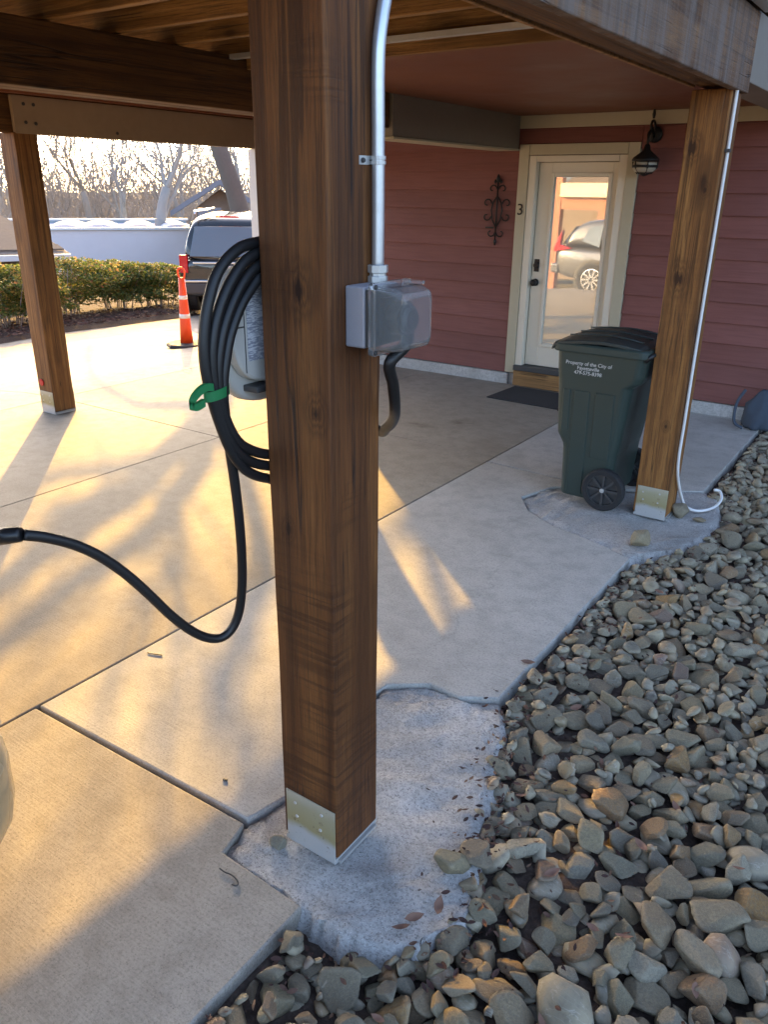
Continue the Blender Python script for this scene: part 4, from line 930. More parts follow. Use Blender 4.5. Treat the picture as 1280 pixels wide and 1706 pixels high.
mb = MB(); hp = [(.03, 0, .87*ch_), (.045, 0, .92*ch_), (.045, 0, .97*ch_), (.02, 0, ch_), (-.02, 0, ch_), (-.045, 0, .97*ch_), (-.045, 0, .92*ch_), (-.03, 0, .87*ch_)]
mb.tube(catmull(hp, 4), .013, 8); mb.build('loop_handle', M['orange'], cone, smooth=True, world=False)

# ================================================================== cars
def car(name, label, paint, loc, rz, L=4.6, Wd=1.85, Ht=1.68, boxy=False, group=None):
    """heading along local +x, ground at z=0"""
    t = thing(name, label, 'car', loc, rz, group)
    hw = Wd/2; b = MB()
    if boxy:
        lower = [(-L/2, .88, .48, 1.02), (-L/2+.06, .97, .36, 1.06), (-L/2+.6, 1.0, .32, 1.08), (0, 1.0, .3, 1.08), (L*.2, 1.0, .3, 1.07), (L*.30, .99, .32, 1.08), (L/2-.35, .97, .34, 1.02), (L/2-.05, .90, .40, .92), (L/2, .80, .48, .80)]
        gh = [(-L/2+.03, 1.06, .90, .86), (-L/2+.24, Ht-.16, .88, .70), (-L/2+.5, Ht-.03, .92, .70), (-.3, Ht, .93, .74), (.35, Ht-.03, .93, .74), (.72, Ht-.14, .93, .72), (L*.32, 1.09, .93, .85)]
    else:
        lower = [(-L/2, .84, .52, .98), (-L/2+.07, .95, .36, 1.04), (-L/2+.6, 1.0, .28, 1.02), (0, 1.0, .24, .97), (L*.2, 1.0, .24, .96), (L*.30, .98, .26, .98), (L/2-.45, .95, .28, .88), (L/2-.10, .84, .30, .74), (L/2, .66, .36, .62)]
        gh = [(-L/2+.10, 1.03, .90, .80), (-L/2+.42, Ht-.14, .88, .70), (-L/2+.75, Ht-.03, .92, .70), (-.25, Ht, .93, .72), (.3, Ht-.04, .93, .72), (.75, Ht-.2, .93, .70), (L*.30, .99, .90, .80)]
    rings = []
    for x, wf, z0, z1 in lower:
        w_ = hw*wf; zm = (z0+z1)/2
        half = [(w_*.80, z0), (w_*.96, z0+.07), (w_*.995, zm-.06), (w_, zm+.08), (w_*.985, z1-.09), (w_*.93, z1-.01), (w_*.5, z1+.02)]
        rings.append([(x, y, z_) for y, z_ in half]+[(x, -y, z_) for y, z_ in reversed(half)])
    b.loft(rings); body = b.build('body', paint, t, smooth=True, world=False, subsurf=2)
    g = MB(); rings = []
    zb_ = gh[0][1]-.05
    for x, zt_, wb, wt in gh:
        zb2 = min(zb_, zt_-.03); w0, w1 = hw*wb, hw*(wb+(wt-wb)*min(1, max(0, (zt_-zb2)/(Ht-zb_))))
        half = [(w0, zb2), (w0+(w1-w0)*.5+.012, zb2+(zt_-zb2)*.5), (w1+.012, zb2+(zt_-zb2)*.88), (w1*.9, zt_-.012), (w1*.45, zt_)]
        rings.append([(x, y, z_) for y, z_ in half]+[(x, -y, z_) for y, z_ in reversed(half)])
    g.loft(rings); g.build('cabin', paint, t, smooth=True, world=False, subsurf=2)
    def ghw(x, z_):
        xs = [q[0] for q in gh]; zt_ = np.interp(x, xs, [q[1] for q in gh]); wb = np.interp(x, xs, [q[2] for q in gh]); wt = np.interp(x, xs, [q[3] for q in gh])
        f_ = min(1, max(0, (z_-zb_)/(zt_-zb_))) if zt_ > zb_ else 0
        return hw*(wb+(wt-wb)*min(1, (zt_-zb_)/(Ht-zb_))*f_)
    # side windows
    wins = [(-L/2+.34, -L/2+.95), (-L/2+1.02, -.05), (.02, .72)] if boxy else [(-L/2+.62, -L/2+1.05), (-L/2+1.12, -.02), (.05, .78)]
    for sg in (-1, 1):
        for wi, (x0, x1) in enumerate(wins):
            zl, zh = zb_+.07, Ht-.16
            q = [(x0, zl if boxy or wi else zl+.12), (x1, zl), (x1-(.30 if wi == 2 else 0), zh), (x0+(.10 if boxy or wi else .12), zh if boxy or wi else zh-.06)]
            mb = MB(); a = [(x, sg*(ghw(x, z_)+.012), z_) for x, z_ in q]; b2 = [(x, sg*(ghw(x, z_)+.022), z_) for x, z_ in q]
            mb.loft([a, b2]); mb.build('side_window', M['car_glass'], t, world=False)
    # rear window and windscreen
    xr0, xr1 = (gh[0][0], gh[1][0])
    def rear_q(z_): return xr0+(xr1-xr0)*(z_-gh[0][1])/(gh[1][1]-gh[0][1])
    zl, zh = gh[0][1]+.05, gh[1][1]-.07
    ww = .74*hw
    mb = MB(); mb.loft([[(rear_q(zl)-.012, -ww, zl), (rear_q(zl)-.012, ww, zl), (rear_q(zh)-.012, ww*.86, zh), (rear_q(zh)-.012, -ww*.86, zh)], [(rear_q(zl)-.03, -ww, zl), (rear_q(zl)-.03, ww, zl), (rear_q(zh)-.03, ww*.86, zh), (rear_q(zh)-.03, -ww*.86, zh)]]); mb.build('rear_window', M['car_glass'], t, world=False, bevel=.006)
    xf0, zf0, xf1, zf1 = gh[-1][0], gh[-1][1], gh[-3][0]+.1, gh[-3][1]-.05
    mb = MB(); mb.loft([[(xf0-.02, -hw*.8, zf0+.05), (xf0-.02, hw*.8, zf0+.05), (xf1, hw*.68, zf1), (xf1, -hw*.68, zf1)], [(xf0+.02, -hw*.8, zf0+.07), (xf0+.02, hw*.8, zf0+.07), (xf1+.04, hw*.68, zf1+.02), (xf1+.04, -hw*.68, zf1+.02)]]); mb.build('windscreen', M['car_glass'], t, world=False)
    for sg in (-1, 1):
        mb = MB(); 
        if boxy: mb.box(-L/2-.012, -L/2+.10, sg*hw*.86-.075, sg*hw*.86+.075, .82, 1.14)
        else: mb.prism([(-L/2-.03, .92), (-L/2+.42, 1.0), (-L/2+.12, 1.08), (-L/2+.16, 1.40), (-L/2+.05, 1.2), (-L/2-.02, 1.04)], 1, sg*hw*.80, sg*hw*.965)
        mb.build('tail_lamp', M['tail'], t, world=False, bevel=.015)
        mb = MB(); mb.box(L/2-.30, L/2-.075, sg*hw*.62-.16, sg*hw*.62+.10, .66, .76); mb.build('headlamp', M['lamp_glass'], t, world=False, bevel=.03)
    mb = MB(); mb.box(-L/2-.09, -L/2+.12, -hw*.93, hw*.93, .44, .66); bmp = mb.build('rear_bumper', M['dark_plastic'] if boxy else paint, t, world=False, bevel=.04, seg=3)
    if boxy:
        mb = MB(); mb.box(-L/2-.105, -L/2-.02, -hw*.93, hw*.93, .662, .70); mb.build('bumper_step', M['chrome'], t, world=False, bevel=.01)
        mb = MB(); mb.box(-L/2-.04, -L/2+.02, -hw*.68, hw*.68, .985, 1.02); mb.build('hatch_trim', M['chrome'], t, world=False, bevel=.008)
        mb = MB(); mb.box(-L/2-.03, -L/2+.02, -.26, .26, .80, .95); mb.build('licence_plate', M['white'], t, world=False, bevel=.005)
        mb = MB(); mb.tube([(-L/2-.02, -.05, 1.09), (-L/2+.0, -.4, 1.13)], .012, 6); mb.build('wiper', M['black'], t, world=False)
        for sg in (-1, 1):
            mb = MB(); mb.tube([(-L/2+.35, sg*hw*.64, Ht-.03), (-L/2+.45, sg*hw*.66, Ht+.03), (.2, sg*hw*.66, Ht+.03), (.4, sg*hw*.72, Ht)], .02, 8); mb.build('roof_rail', M['chrome'], t, world=False, smooth=True)
        mb = MB(); mb.box(-L/2+.085, -L/2+.2, -.22, .22, Ht-.075, Ht-.04); mb.build('brake_lamp', M['tail'], t, world=False, bevel=.01)
    wr = .37 if boxy else .35
    for sx_, xw in ((1, L*.30), (-1, -L*.29)):
        for sg in (-1, 1):
            yo = sg*(hw-.01)
            mb = MB(); mb.lathe([(.001, -.02*sg), (wr+.09, -.02*sg), (wr+.09, .008*sg), (wr+.05, .014*sg), (.001, .014*sg)], (xw, yo-.004*sg, wr), 'y', 28); mb.build('wheel_arch', M['dark_plastic'], t, world=False)
            mb = MB(); mb.lathe([(.22, -.2*sg), (wr-.02, -.2*sg), (wr, -.17*sg), (wr, .0), (wr-.02, .03*sg), (.24, .03*sg)], (xw, yo, wr), 'y', 28); wh = mb.build('wheel', M['rubber_rough'], t, world=False)
            mb = MB(); mb.lathe([(.001, .0), (.24, .0), (.245, .03*sg), (.225, .032*sg), (.21, .008*sg), (.001, .008*sg)], (xw, yo, wr), 'y', 28)
            for k in range(10):
                a = 2*math.pi*k/10; e = Vector((math.cos(a), 0, math.sin(a))); pe = Vector((-math.sin(a), 0, math.cos(a))); cc = Vector((xw, yo, wr)); vs = []
                for r2, w2 in ((.04, .018), (.225, .022)):
                    for s2 in (-1, 1):
                        for y2 in (.004*sg, .03*sg): vs.append(cc+e*r2+pe*w2*s2+Vector((0, y2, 0)))
                mb.add(vs, [(0, 1, 3, 2), (4, 6, 7, 5), (0, 4, 5, 1), (2, 3, 7, 6), (0, 2, 6, 4), (1, 5, 7, 3)])
            mb.build('rim', M['chrome'], wh, world=False)
    return t
# black SUV beyond the cone: its tail faces us
bz = tpx(350, 545); 
sp = tpx(375, 538)
def along(px, dist):
    d = ray(px, 500); hd = math.hypot(d[0], d[1]); return d[0]/hd*dist, d[1]/hd*dist
sx_, sy_ = along(386, 15.6)
hd = math.atan2(.80, -.60)
car('parked_car', 'black sport utility car with its tail towards the driveway, behind the cone', M['paint_black'], (sx_+math.cos(hd)*2.4, sy_+math.sin(hd)*2.4, zg(sx_, sy_)-.03), hd, 4.9, 1.95, 1.86, True)
# pale car on the near left: only the corner of its nose shows
car('charging_car', 'pale car nose with sunlit bumper at the charging plug', M['paint_sun_gold'], (-2.16, -1.49, 0), math.pi/2, 4.5, 1.79, 1.56)
# grey crossover across the lot, seen in the door glass
def refl_at(px, py, yy):
    P_ = plane(px, py, 1, D+.012); d = ray(px, py); d = np.array([d[0], -d[1], d[2]]); return P_+d*((yy-P_[1])/d[1])
q = refl_at(983, 493, -4.0)
car('reflected_car', 'grey crossover car mirrored in the glass of the front door', M['paint_grey'], (q[0]+4.6*.29, -4.0-.9, q[2]), 0, 4.6, 1.85, 1.68)
# porch of a house opposite, seen only in the door glass
def rq(px, py, yy): return refl_at(px, py, yy)
YR = -11.0
a0 = rq(930, 300, YR); a1 = rq(1015, 335, YR)
zgr = zg(a0[0], YR)-.15
opp = thing('opposite_porch', 'orange and yellow porch across the lot mirrored in the door glass', 'porch', ((a0[0]+a1[0])/2, YR, zgr))
xA, xB = a0[0], rq(1008, 340, YR)[0]
zbm = rq(975, 335, YR)[2]; zft = rq(975, 320, YR)[2]
mb = MB(); mb.box(xA-.12, xA+.22, YR-.15, YR+.15, zgr, rq(930, 296, YR)[2]); mb.build('porch_post', M['red_orange'], opp)
mb = MB(); mb.box(xB-.1, xB+.2, YR-.15, YR+.15, zgr, zbm-.2); mb.build('porch_post', M['red_orange'], opp)
mb = MB(); mb.box(xA+.24, xB+6, YR-.14, YR+.14, zbm-.25, zbm+.1); mb.build('porch_beam', M['red_orange'], opp)
mb = MB(); mb.box(xA+.24, xB+6, YR-.1, YR+.3, zbm+.11, zft+.25); mb.build('fascia', M['yellow'], opp)
mb = MB(); mb.box(xA-4, xB+7, YR-4.2, YR-3.9, zgr, zft+.2); mb.build('back_wall', M['brown_wall'], opp)
for px in (979, 989):
    xx = rq(px, 350, YR)[0]; mb = MB(); mb.box(xx-.12, xx+.12, YR-3.8, YR-3.6, zgr, zft); mb.build('column', M['yellow'], opp)
mb = MB(); mb.prism([(YR-.5, zft+.26), (YR-9, zft+.26), (YR-5, zft+2.2)], 0, xA+.1, xB+7.5); mb.build('roof', M['shingle'], opp)

# ================================================================== hedge and mulch
def strip(name, near, far, mat, up, label=None):
    mb = MB(); n = len(near); rows = 8; vs = []
    for i in range(n):
        for k in range(rows):
            t = k/(rows-1); x = near[i][0]+(far[i][0]-near[i][0])*t; y = near[i][1]+(far[i][1]-near[i][1])*t
            vs.append((x, y, zg(x, y)+up*min(1, t*6+.1)+.03*math.sin(5*x+3*y)*min(1, t*4)))
    fs = [(i*rows+k, i*rows+k+1, (i+1)*rows+k+1, (i+1)*rows+k) for i in range(n-1) for k in range(rows-1)]
    mb.add(vs, fs); o = mb.build(name, mat, smooth=True); return tag(o, label, kind='structure')
ed = [tpx(x, y) for x, y in [(-260, 640), (-120, 603), (0, 574), (60, 563), (120, 553), (180, 546), (240, 538), (300, 531)]]
last_ = ed[-1]; ed += [np.array([last_[0]-.2, last_[1]+1.2, 0]), np.array([last_[0]-.6, last_[1]+3, 0]), np.array([last_[0]-1, last_[1]+8, 0])]
dirn = np.array([-.95, .3])
far_e = [(p[0]+dirn[0]*5.5, p[1]+dirn[1]*5.5) for p in ed]
strip('mulch_bed', ed, far_e, M['mulch'], .07, 'leaf covered mulch bed under the hedge')
lit2 = MB()
for _ in range(2600):
    i = rnd.uniform(0, len(ed)-1.001); a = int(i); f_ = i-a; p = np.array(ed[a])*(1-f_)+np.array(ed[a+1])*f_; t = abs(rnd.gauss(0, 1.2))+.05
    x, y = p[0]+dirn[0]*t, p[1]+dirn[1]*t
    leaf_mesh(lit2, (x, y, zg(x, y)+.09), rnd.uniform(.02, .05), Matrix.Rotation(rnd.uniform(0, 6), 3, 'Z') @ Matrix.Rotation(rnd.gauss(0, .4), 3, 'X'), .5)
tag(lit2.build('leaf_litter', M['litter']), 'brown fallen leaves covering the mulch bed', kind='stuff')
def shrub(px, pyb, pyt, wpx, seed, label, n=9000, dark=0.0):
    b = tpx(px, pyb); dist = math.hypot(b[0], b[1]); d = np.array([b[0], b[1]])/dist
    b = np.array([b[0]+d[0]*.75, b[1]+d[1]*.75]); zb_ = zg(b[0], b[1]); top = at_dist(px, pyt, b)[2]; hgt = top-zb_; rx = wpx/FPX*dist*.5*1.35
    t = thing('hedge_shrub', label, 'shrub', (b[0], b[1], zb_), 0, 'shrubs of the hedge'); r = random.Random(seed)
    lf = MB()
    for _ in range(n):
        th, u = r.uniform(0, 6.283), r.uniform(-.5, 1); rad = (.55+.45*r.random()**.4); s_ = math.sqrt(max(0, 1-max(u, 0)**2.6)) if u > 0 else 1
        bump = 1+.16*math.sin(3*th+seed)+.12*math.sin(5*th+u*6+seed*2)+.12*math.sin(9*u+2*th)
        p = Vector((rx*s_*rad*math.cos(th)*bump, rx*.72*s_*rad*math.sin(th)*bump, hgt*(.50+.50*u*rad*(.9+.1*bump))))
        p = Vector((p.x*d[1]+p.y*d[0], -p.x*d[0]+p.y*d[1], p.z))
        if p.z < .05: p.z = r.uniform(.05, .4)
        e = Matrix.Rotation(r.uniform(0, 6.28), 3, 'Z') @ Matrix.Rotation(r.uniform(-1.2, 1.2), 3, 'X') @ Matrix.Rotation(r.uniform(-1, 1), 3, 'Y'); s2 = r.uniform(.022, .045)
        q = [Vector((-s2, 0, 0)), Vector((0, s2*.5, 0)), Vector((s2, 0, .2*s2)), Vector((0, -s2*.5, 0))]
        lf.add([e @ v+p for v in q], [(0, 1, 2, 3)])
    lf.build('foliage', M['hedge'], t, world=False)
    st_ = MB()
    for k in range(14):
        a = r.uniform(0, 6.28); rr_ = r.uniform(.2, .85)*rx; st_.tube([(r.gauss(0, .06)+.5*rr_*math.cos(a), .4*rr_*math.sin(a), -.03), (.7*rr_*math.cos(a), .6*rr_*math.sin(a), hgt*.45), (rr_*math.cos(a), .7*rr_*math.sin(a), hgt*.85)], [.014, .010, .005], 5)
    st_.build('stems', M['twig'], t, world=False)
shrub(-70, 568, 432, 150, 1, 'dark evergreen hedge shrub beyond the left end of the driveway edge')
shrub(20, 556, 442, 120, 2, 'dense green hedge shrub beside the reflector post, below the brown roof')
shrub(120, 535, 428, 130, 3, 'tall yellow green hedge shrub just right of the reflector post')
shrub(195, 525, 433, 110, 4, 'middle hedge shrub with golden tips before the pale building')
shrub(262, 520, 438, 100, 5, 'small golden hedge shrub next to the traffic cone')

# ================================================================== buildings behind
def beyond(px, py, dist):
    d = ray(px, py); t = dist/math.hypot(d[0], d[1]); return np.array([0, 0, H])+d*t
def frame_at(px0, px1, py, dist):
    """local frame: origin, unit right, unit away for a facade that faces us"""
    a, b = beyond(px0, py, dist), beyond(px1, py, dist); u = (b-a)[:2]; L = np.linalg.norm(u); u = u/L; return a, u, np.array([-u[1], u[0]]), L
def fbox(mb, o, u, n, x0, x1, d0, d1, z0, z1):
    c = [(o[0]+u[0]*x+n[0]*d, o[1]+u[1]*x+n[1]*d) for x, d in ((x0, d0), (x1, d0), (x1, d1), (x0, d1))]
    mb.add([(p[0], p[1], z0) for p in c]+[(p[0], p[1], z1) for p in c], [(0, 3, 2, 1), (4, 5, 6, 7), (0, 1, 5, 4), (1, 2, 6, 5), (2, 3, 7, 6), (3, 0, 4, 7)])
o_, u_, n_, L_ = frame_at(40, 332, 384, 40.0); zt_ = o_[2]; zgd = zg(o_[0], o_[1])-.5
wb = thing('warehouse', 'long low pale building with vaulted rooflights beyond the hedge', 'building', (o_[0]+u_[0]*L_/2, o_[1]+u_[1]*L_/2, zgd))
mb = MB(); fbox(mb, o_, u_, n_, -14, L_, 0, 9, zgd-1, zt_); mb.build('wall', M['pale_wall'], wb)
mb = MB(); fbox(mb, o_, u_, n_, -14.1, L_+.1, -.12, .2, zt_+.002, zt_+.10); mb.build('coping', M['white'], wb)
zt2 = beyond(200, 367, 47)[2]
mb = MB(); fbox(mb, o_, u_, n_, -14, L_, 7, 9.5, zt_-.5, zt2); mb.build('upper_wall', M['blue_wall'], wb)
mb = MB(); fbox(mb, o_, u_, n_, -14.1, L_+.1, 6.85, 7.1, zt2+.002, zt2+.09); mb.build('coping', M['white'], wb)
for px, hwid in ((108, .85), (166, .9), (236, .8), (300, .7)):
    x = (beyond(px, 384, 40)[:2]-o_[:2])@u_; mb = MB(); rg = []
    for d_ in (.8, 6.0):
        rg.append([(o_[0]+u_[0]*(x+hwid*math.cos(a))+n_[0]*d_, o_[1]+u_[1]*(x+hwid*math.cos(a))+n_[1]*d_, zt_-.1+.30*math.sin(a)) for a in [math.pi*k/12 for k in range(13)]])
    mb.loft(rg); mb.build('rooflight', M['upper'], wb)
# brown shingled roof, left
o2, u2, n2, L2 = frame_at(-260, 118, 431, 21.0); ze = o2[2]; zr = beyond(0, 346, 24)[2]; zg2 = zg(o2[0], o2[1])-.5
nh = thing('neighbour_house', 'low neighbour house with brown shingled hip roof and white gutter', 'house', (o2[0]+u2[0]*L2/2, o2[1]+u2[1]*L2/2, zg2))
mb = MB(); fbox(mb, o2, u2, n2, .3, L2-.5, .45, 7.5, zg2-.5, ze); mb.build('wall', M['brown_wall'], nh)
def lp3(x, d_, z_): return (o2[0]+u2[0]*x+n2[0]*d_, o2[1]+u2[1]*x+n2[1]*d_, z_)
mb = MB(); mb.add([lp3(0, 0, ze), lp3(L2, 0, ze), lp3(L2, 8, ze), lp3(0, 8, ze), lp3(0, 4, zr), lp3(L2-1.65, 4, zr), lp3(0, 0, ze-.12), lp3(L2, 0, ze-.12), lp3(L2, 8, ze-.12), lp3(0, 8, ze-.12)], [(0, 1, 5, 4), (1, 2, 5), (2, 3, 4, 5), (0, 4, 3), (6, 7, 1, 0), (7, 8, 2, 1), (8, 9, 3, 2), (9, 6, 0, 3), (6, 9, 8, 7)]); rf = mb.build('roof', M['shingle'], nh)
for k in range(1, 16):
    t = k/16; xr = L2-1.65*t; mb = MB(); z_ = ze+(zr-ze)*t; d_ = 4*t
    mb.add([lp3(0, d_-.02, z_), lp3(xr, d_-.02, z_), lp3(xr, d_-.02, z_+.035), lp3(0, d_-.02, z_+.035), lp3(0, d_+.25, z_+.12), lp3(xr-.1, d_+.25, z_+.12)], [(0, 1, 2, 3), (3, 2, 5, 4)]); mb.build('shingle_course', M['shingle'], rf)
mb = MB(); fbox(mb, o2, u2, n2, 0, L2, -.13, -.01, ze-.14, ze-.01); mb.build('gutter', M['white'], nh)
# gabled house, right
o3, u3, n3, L3 = frame_at(283, 452, 347, 31.0); ze3 = o3[2]; za3 = beyond(365, 299, 31)[2]; zg3 = zg(o3[0], o3[1])-.6
gh3 = thing('gabled_house', 'grey gabled house among bare trees behind the parked car', 'house', (o3[0]+u3[0]*L3/2, o3[1]+u3[1]*L3/2, zg3))
mb = MB(); fbox(mb, o3, u3, n3, .9, L3-.9, .8, 9, zg3-.5, ze3); mb.build('wall', M['brown_wall'], gh3)
def l3(x, d_, z_): return (o3[0]+u3[0]*x+n3[0]*d_, o3[1]+u3[1]*x+n3[1]*d_, z_)
mb = MB(); mb.add([l3(.9, .8, ze3), l3(L3-.9, .8, ze3), l3(L3/2, .8, za3-.35), l3(.9, 9, ze3), l3(L3-.9, 9, ze3), l3(L3/2, 9, za3-.35)], [(0, 1, 2), (3, 5, 4), (0, 2, 5, 3), (1, 4, 5, 2), (0, 3, 4, 1)]); mb.build('gable', M['brown_wall'], gh3)
for sg, xe in ((0, 0), (1, L3)):
    mb = MB(); xm = L3/2; mb.add([l3(xe, 0, ze3-.1), l3(xm, 0, za3), l3(xm, 9.4, za3), l3(xe, 9.4, ze3-.1), l3(xe, 0, ze3-.28), l3(xm, 0, za3-.18), l3(xm, 9.4, za3-.18), l3(xe, 9.4, ze3-.28)], [(0, 1, 2, 3), (7, 6, 5, 4), (0, 4, 5, 1), (1, 5, 6, 2), (2, 6, 7, 3), (3, 7, 4, 0)]); mb.build('roof_slope', M['grey_roof'], gh3)
mb = MB(); fbox(mb, o3, u3, n3, L3*.28, L3*.5, -1.6, -1.45, zg3, ze3+.05); mb.build('screen_wall', M['grey_roof'], gh3)
mb = MB(); fbox(mb, o3, u3, n3, L3*.56, L3*.72, .74, .79, ze3-1.5, ze3-.3); mb.build('window', M['car_glass'], gh3)

# ================================================================== trees
def tree(name, label, base, hgt, tr, seed, levels=5, lean=(0, 0), fork=.32, spread=.55, cat='tree', group=None, fineness=1.0, twigmat='twig', trunkmat='bark', kids=(3, 4), shrink=.68):
    t = thing(name, label, cat, base, 0, group); r = random.Random(seed); tk = MB(); crn = MB()
    def grow(p, d, L, rad, lv):
        n = 5 if lv < 2 else (4 if lv < 4 else 3); pts = [p.copy()]; rs = [rad]; q = p.copy(); dd = d.copy()
        for k in range(n):
            dd = (dd+Vector((r.gauss(0, .13), r.gauss(0, .13), r.gauss(.02, .09)))*(1.0 if lv else .45)).normalized(); q = q+dd*L/n; pts.append(q.copy()); rs.append(rad*(1-.42*(k+1)/n))
        (tk if lv == 0 else crn).tube(pts, rs, 10 if lv == 0 else (6 if lv < 3 else 3), cap=lv == 0)
        if lv >= levels: return
        nk = r.randint(*kids)+(1 if lv in (1, 2) else 0)
        for c_ in range(nk):
            f_ = r.uniform(.38 if lv else fork*1.8, 1.0) if c_ else 1.0
            i_ = min(n, max(1, int(round(f_*n)))); ax = dd.orthogonal().normalized(); ax.rotate(Quaternion(dd, r.uniform(0, 6.28)))
            nd = (dd+ax*r.uniform(spread*.6, spread*1.5)).normalized(); nd.z += .08; nd.normalize()
            grow(pts[i_], nd, L*shrink*r.uniform(.75, 1.15), max(rs[i_]*r.uniform(.5, .72), .004*fineness), lv+1)
    grow(Vector((0, 0, -.3)), Vector((lean[0], lean[1], 1)).normalized(), hgt*fork, tr, 0)
    tk.build('trunk', M[trunkmat], t, smooth=True, world=False); crn.build('crown', M[twigmat], t, smooth=False, world=False); return t
def tbase(px, dist):
    x, y = along(px, dist); return (x, y, zg(x, y))
tl = [(-60, 46, 10, .22, 'broad bare tree far behind the brown shingled roof'), (20, 52, 11, .2, 'bare tree far behind the left roof ridge'), (100, 56, 11, .2, 'bare tree behind the left end of the warehouse'), (165, 60, 12, .25, 'tall forked bare tree behind the warehouse rooflights'), (228, 50, 11, .2, 'bare twiggy tree behind the warehouse middle'), (272, 44, 11, .30, 'bare tree with a stout grey trunk left of the gabled house'), (320, 58, 12, .2, 'bare tree far behind the gabled roof'), (400, 55, 12, .22, 'bare tree behind the gabled house ridge')]
for i, (px, ds, hg, tr, lb) in enumerate(tl):
    tree('bare_tree', lb, tbase(px, ds), hg*1.75, tr*1.2, 40+i, 6 if i in (2, 3) else 5, (rnd.uniform(-.1, .1), rnd.uniform(-.1, .1)), .22 if hg < 15 else .20, .62, group='bare winter trees', fineness=2.4 if hg < 15 else 7.0, trunkmat='twig' if hg < 15 else 'bark', shrink=.68 if hg < 15 else .78, kids=(3, 4) if i not in (2, 3, 4, 5) else (2, 4))
# leaning tree behind the parked car: its limbs throw the branched shadows on the driveway
def lift(px, py, d):
    g = tpx(px, py); t = d/math.cos(SUN_EL); return Vector(g)-sdir*t
b_ = tbase(428, 20.0); rl = random.Random(9)
lt = thing('bare_tree', 'leaning thick trunked bare tree beside the gabled house', 'tree', b_, 0, 'bare winter trees')
tp = [Vector(b_)-Vector((0, 0, .3)), Vector(beyond(402, 362, 20.0)), Vector(beyond(368, 255, 20.2)), lift(352, 684, 14.6), lift(349, 691, 14.4)]
mb = MB(); mb.tube(catmull(tp, 5), [.26-.13*i/20 for i in range(21)], 12); mb.build('trunk', M['bark'], lt, smooth=True)
limbs = [([(349, 691), (319, 725), (270, 770), (225, 815), (165, 856), (94, 905), (37, 946), (0, 976), (-90, 1045)], .105, .04),
         ([(270, 770), (225, 777), (180, 785), (112, 789), (40, 800)], .05, .018),
         ([(349, 700), (337, 759), (311, 804), (281, 837), (262, 879), (210, 916), (112, 987), (37, 1055), (-60, 1120)], .075, .035),
         ([(349, 691), (392, 760), (430, 880), (442, 965), (405, 1047), (375, 1145), (350, 1230)], .06, .03),
         ([(349, 691), (307, 676), (240, 676), (210, 665), (157, 631), (146, 597), (150, 570)], .06, .02),
         ([(225, 815), (190, 812), (140, 835), (60, 850)], .03, .012), ([(281, 837), (300, 870), (290, 930), (240, 1010)], .03, .012)]
cr_ = MB()
for li, (pts, r0, r1) in enumerate(limbs):
    path = [lift(x, y, 14.4+(.0 if i == 0 else .9*math.sin(i*1.1+li)+.25*i*(1 if li % 2 else -.4))) for i, (x, y) in enumerate(pts)]
    cp_ = catmull(path, 5); n_p = len(cp_); cr_.tube(cp_, [1.35*(r0+(r1-r0)*i/(n_p-1)) for i in range(n_p)], 7)
    for _ in range(7):
        i = rl.randrange(4, n_p); q0 = Vector(cp_[i]); d0 = (Vector(cp_[i])-Vector(cp_[i-1])).normalized(); d0 = (d0+Vector((rl.gauss(0, .6), rl.gauss(0, .6), rl.gauss(.35, .3)))).normalized(); L_t = rl.uniform(.8, 2.2)
        cr_.tube([q0, q0+d0*L_t*.5+Vector((0, 0, .1)), q0+d0*L_t+Vector((rl.gauss(0, .2), rl.gauss(0, .2), .2))], [.018, .012, .006], 4)
cr_.build('crown', M['twig'], lt, smooth=True)
tree('bare_tree', 'ivy coloured upright trunk behind the parked car', tbase(444, 24), 14, .24, 72, 4, (0, 0), .5, .5, group='bare winter trees', fineness=1.6, trunkmat='ivy')
far = MB(); r = random.Random(5)     # brush along the far wood
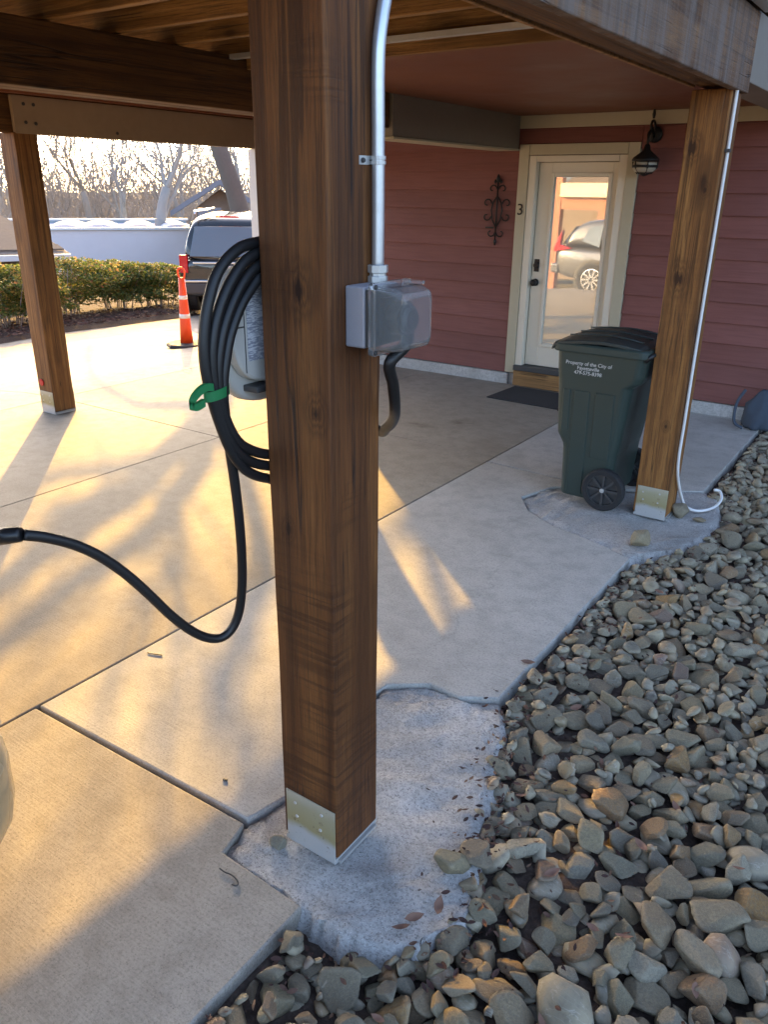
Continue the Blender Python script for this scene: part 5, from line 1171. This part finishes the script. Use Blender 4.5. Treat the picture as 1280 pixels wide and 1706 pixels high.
for _ in range(26000):
    px = r.uniform(-500, 470); ds = r.uniform(62, 90); x, y = along(px, ds); z0 = zg(x, y); hh = abs(r.gauss(0, 5.2)); p = Vector((x, y, z0+hh)); L = r.uniform(.5, 1.6)
    d_ = Vector((r.gauss(0, .5), r.gauss(0, .5), 1)).normalized()*L; wv = r.uniform(.012, .035); s_ = Vector((-y, x, 0)).normalized()*wv
    far.add([p-s_, p+s_, p+d_+s_*.4, p+d_-s_*.4], [(0, 1, 2, 3)])
for _ in range(16000):
    px = r.uniform(-600, 470); ds = r.uniform(100, 230); x, y = along(px, ds); p = Vector((x, y, zg(x, y)+r.uniform(0, 1)*r.uniform(1.5, 11))); L = r.uniform(.8, 2.6)
    d_ = Vector((r.gauss(0, .6), r.gauss(0, .6), 1)).normalized()*L; wv = r.uniform(.03, .09); s_ = Vector((-y, x, 0)).normalized()*wv
    far.add([p-s_, p+s_, p+d_+s_*.4, p+d_-s_*.4], [(0, 1, 2, 3)])
def crown_into(mb, base, hgt, tr, seed, levels):
    r2 = random.Random(seed)
    def grow(p, d, L, rad, lv):
        n = 3; pts = [p.copy()]; rs = [rad]; q = p.copy(); dd = d.copy()
        for k_ in range(n):
            dd = (dd+Vector((r2.gauss(0, .16), r2.gauss(0, .16), r2.gauss(.02, .1)))).normalized(); q = q+dd*L/n; pts.append(q.copy()); rs.append(rad*(1-.45*(k_+1)/n))
        mb.tube(pts, rs, 3, cap=False)
        if lv >= levels: return
        for c_ in range(r2.randint(3, 4)):
            i_ = n if c_ == 0 else r2.randint(1, n); ax = dd.orthogonal().normalized(); ax.rotate(Quaternion(dd, r2.uniform(0, 6.28)))
            nd = (dd+ax*r2.uniform(.35, .95)).normalized()
            grow(pts[i_], nd, L*.68*r2.uniform(.75, 1.15), max(rs[i_]*.6, .011), lv+1)
    grow(Vector(base), Vector((0, 0, 1)), hgt*.26, tr, 0)
for i in range(26):
    px = -420+36*i+r.uniform(-15, 15); b_ = tbase(px, r.uniform(56, 78)); crown_into(far, b_, r.uniform(13, 19), .17, 300+i, 5)
tag(far.build('far_brush', M['twig']), 'haze-toned mass of leafless trees and brush behind the warehouse', kind='stuff')
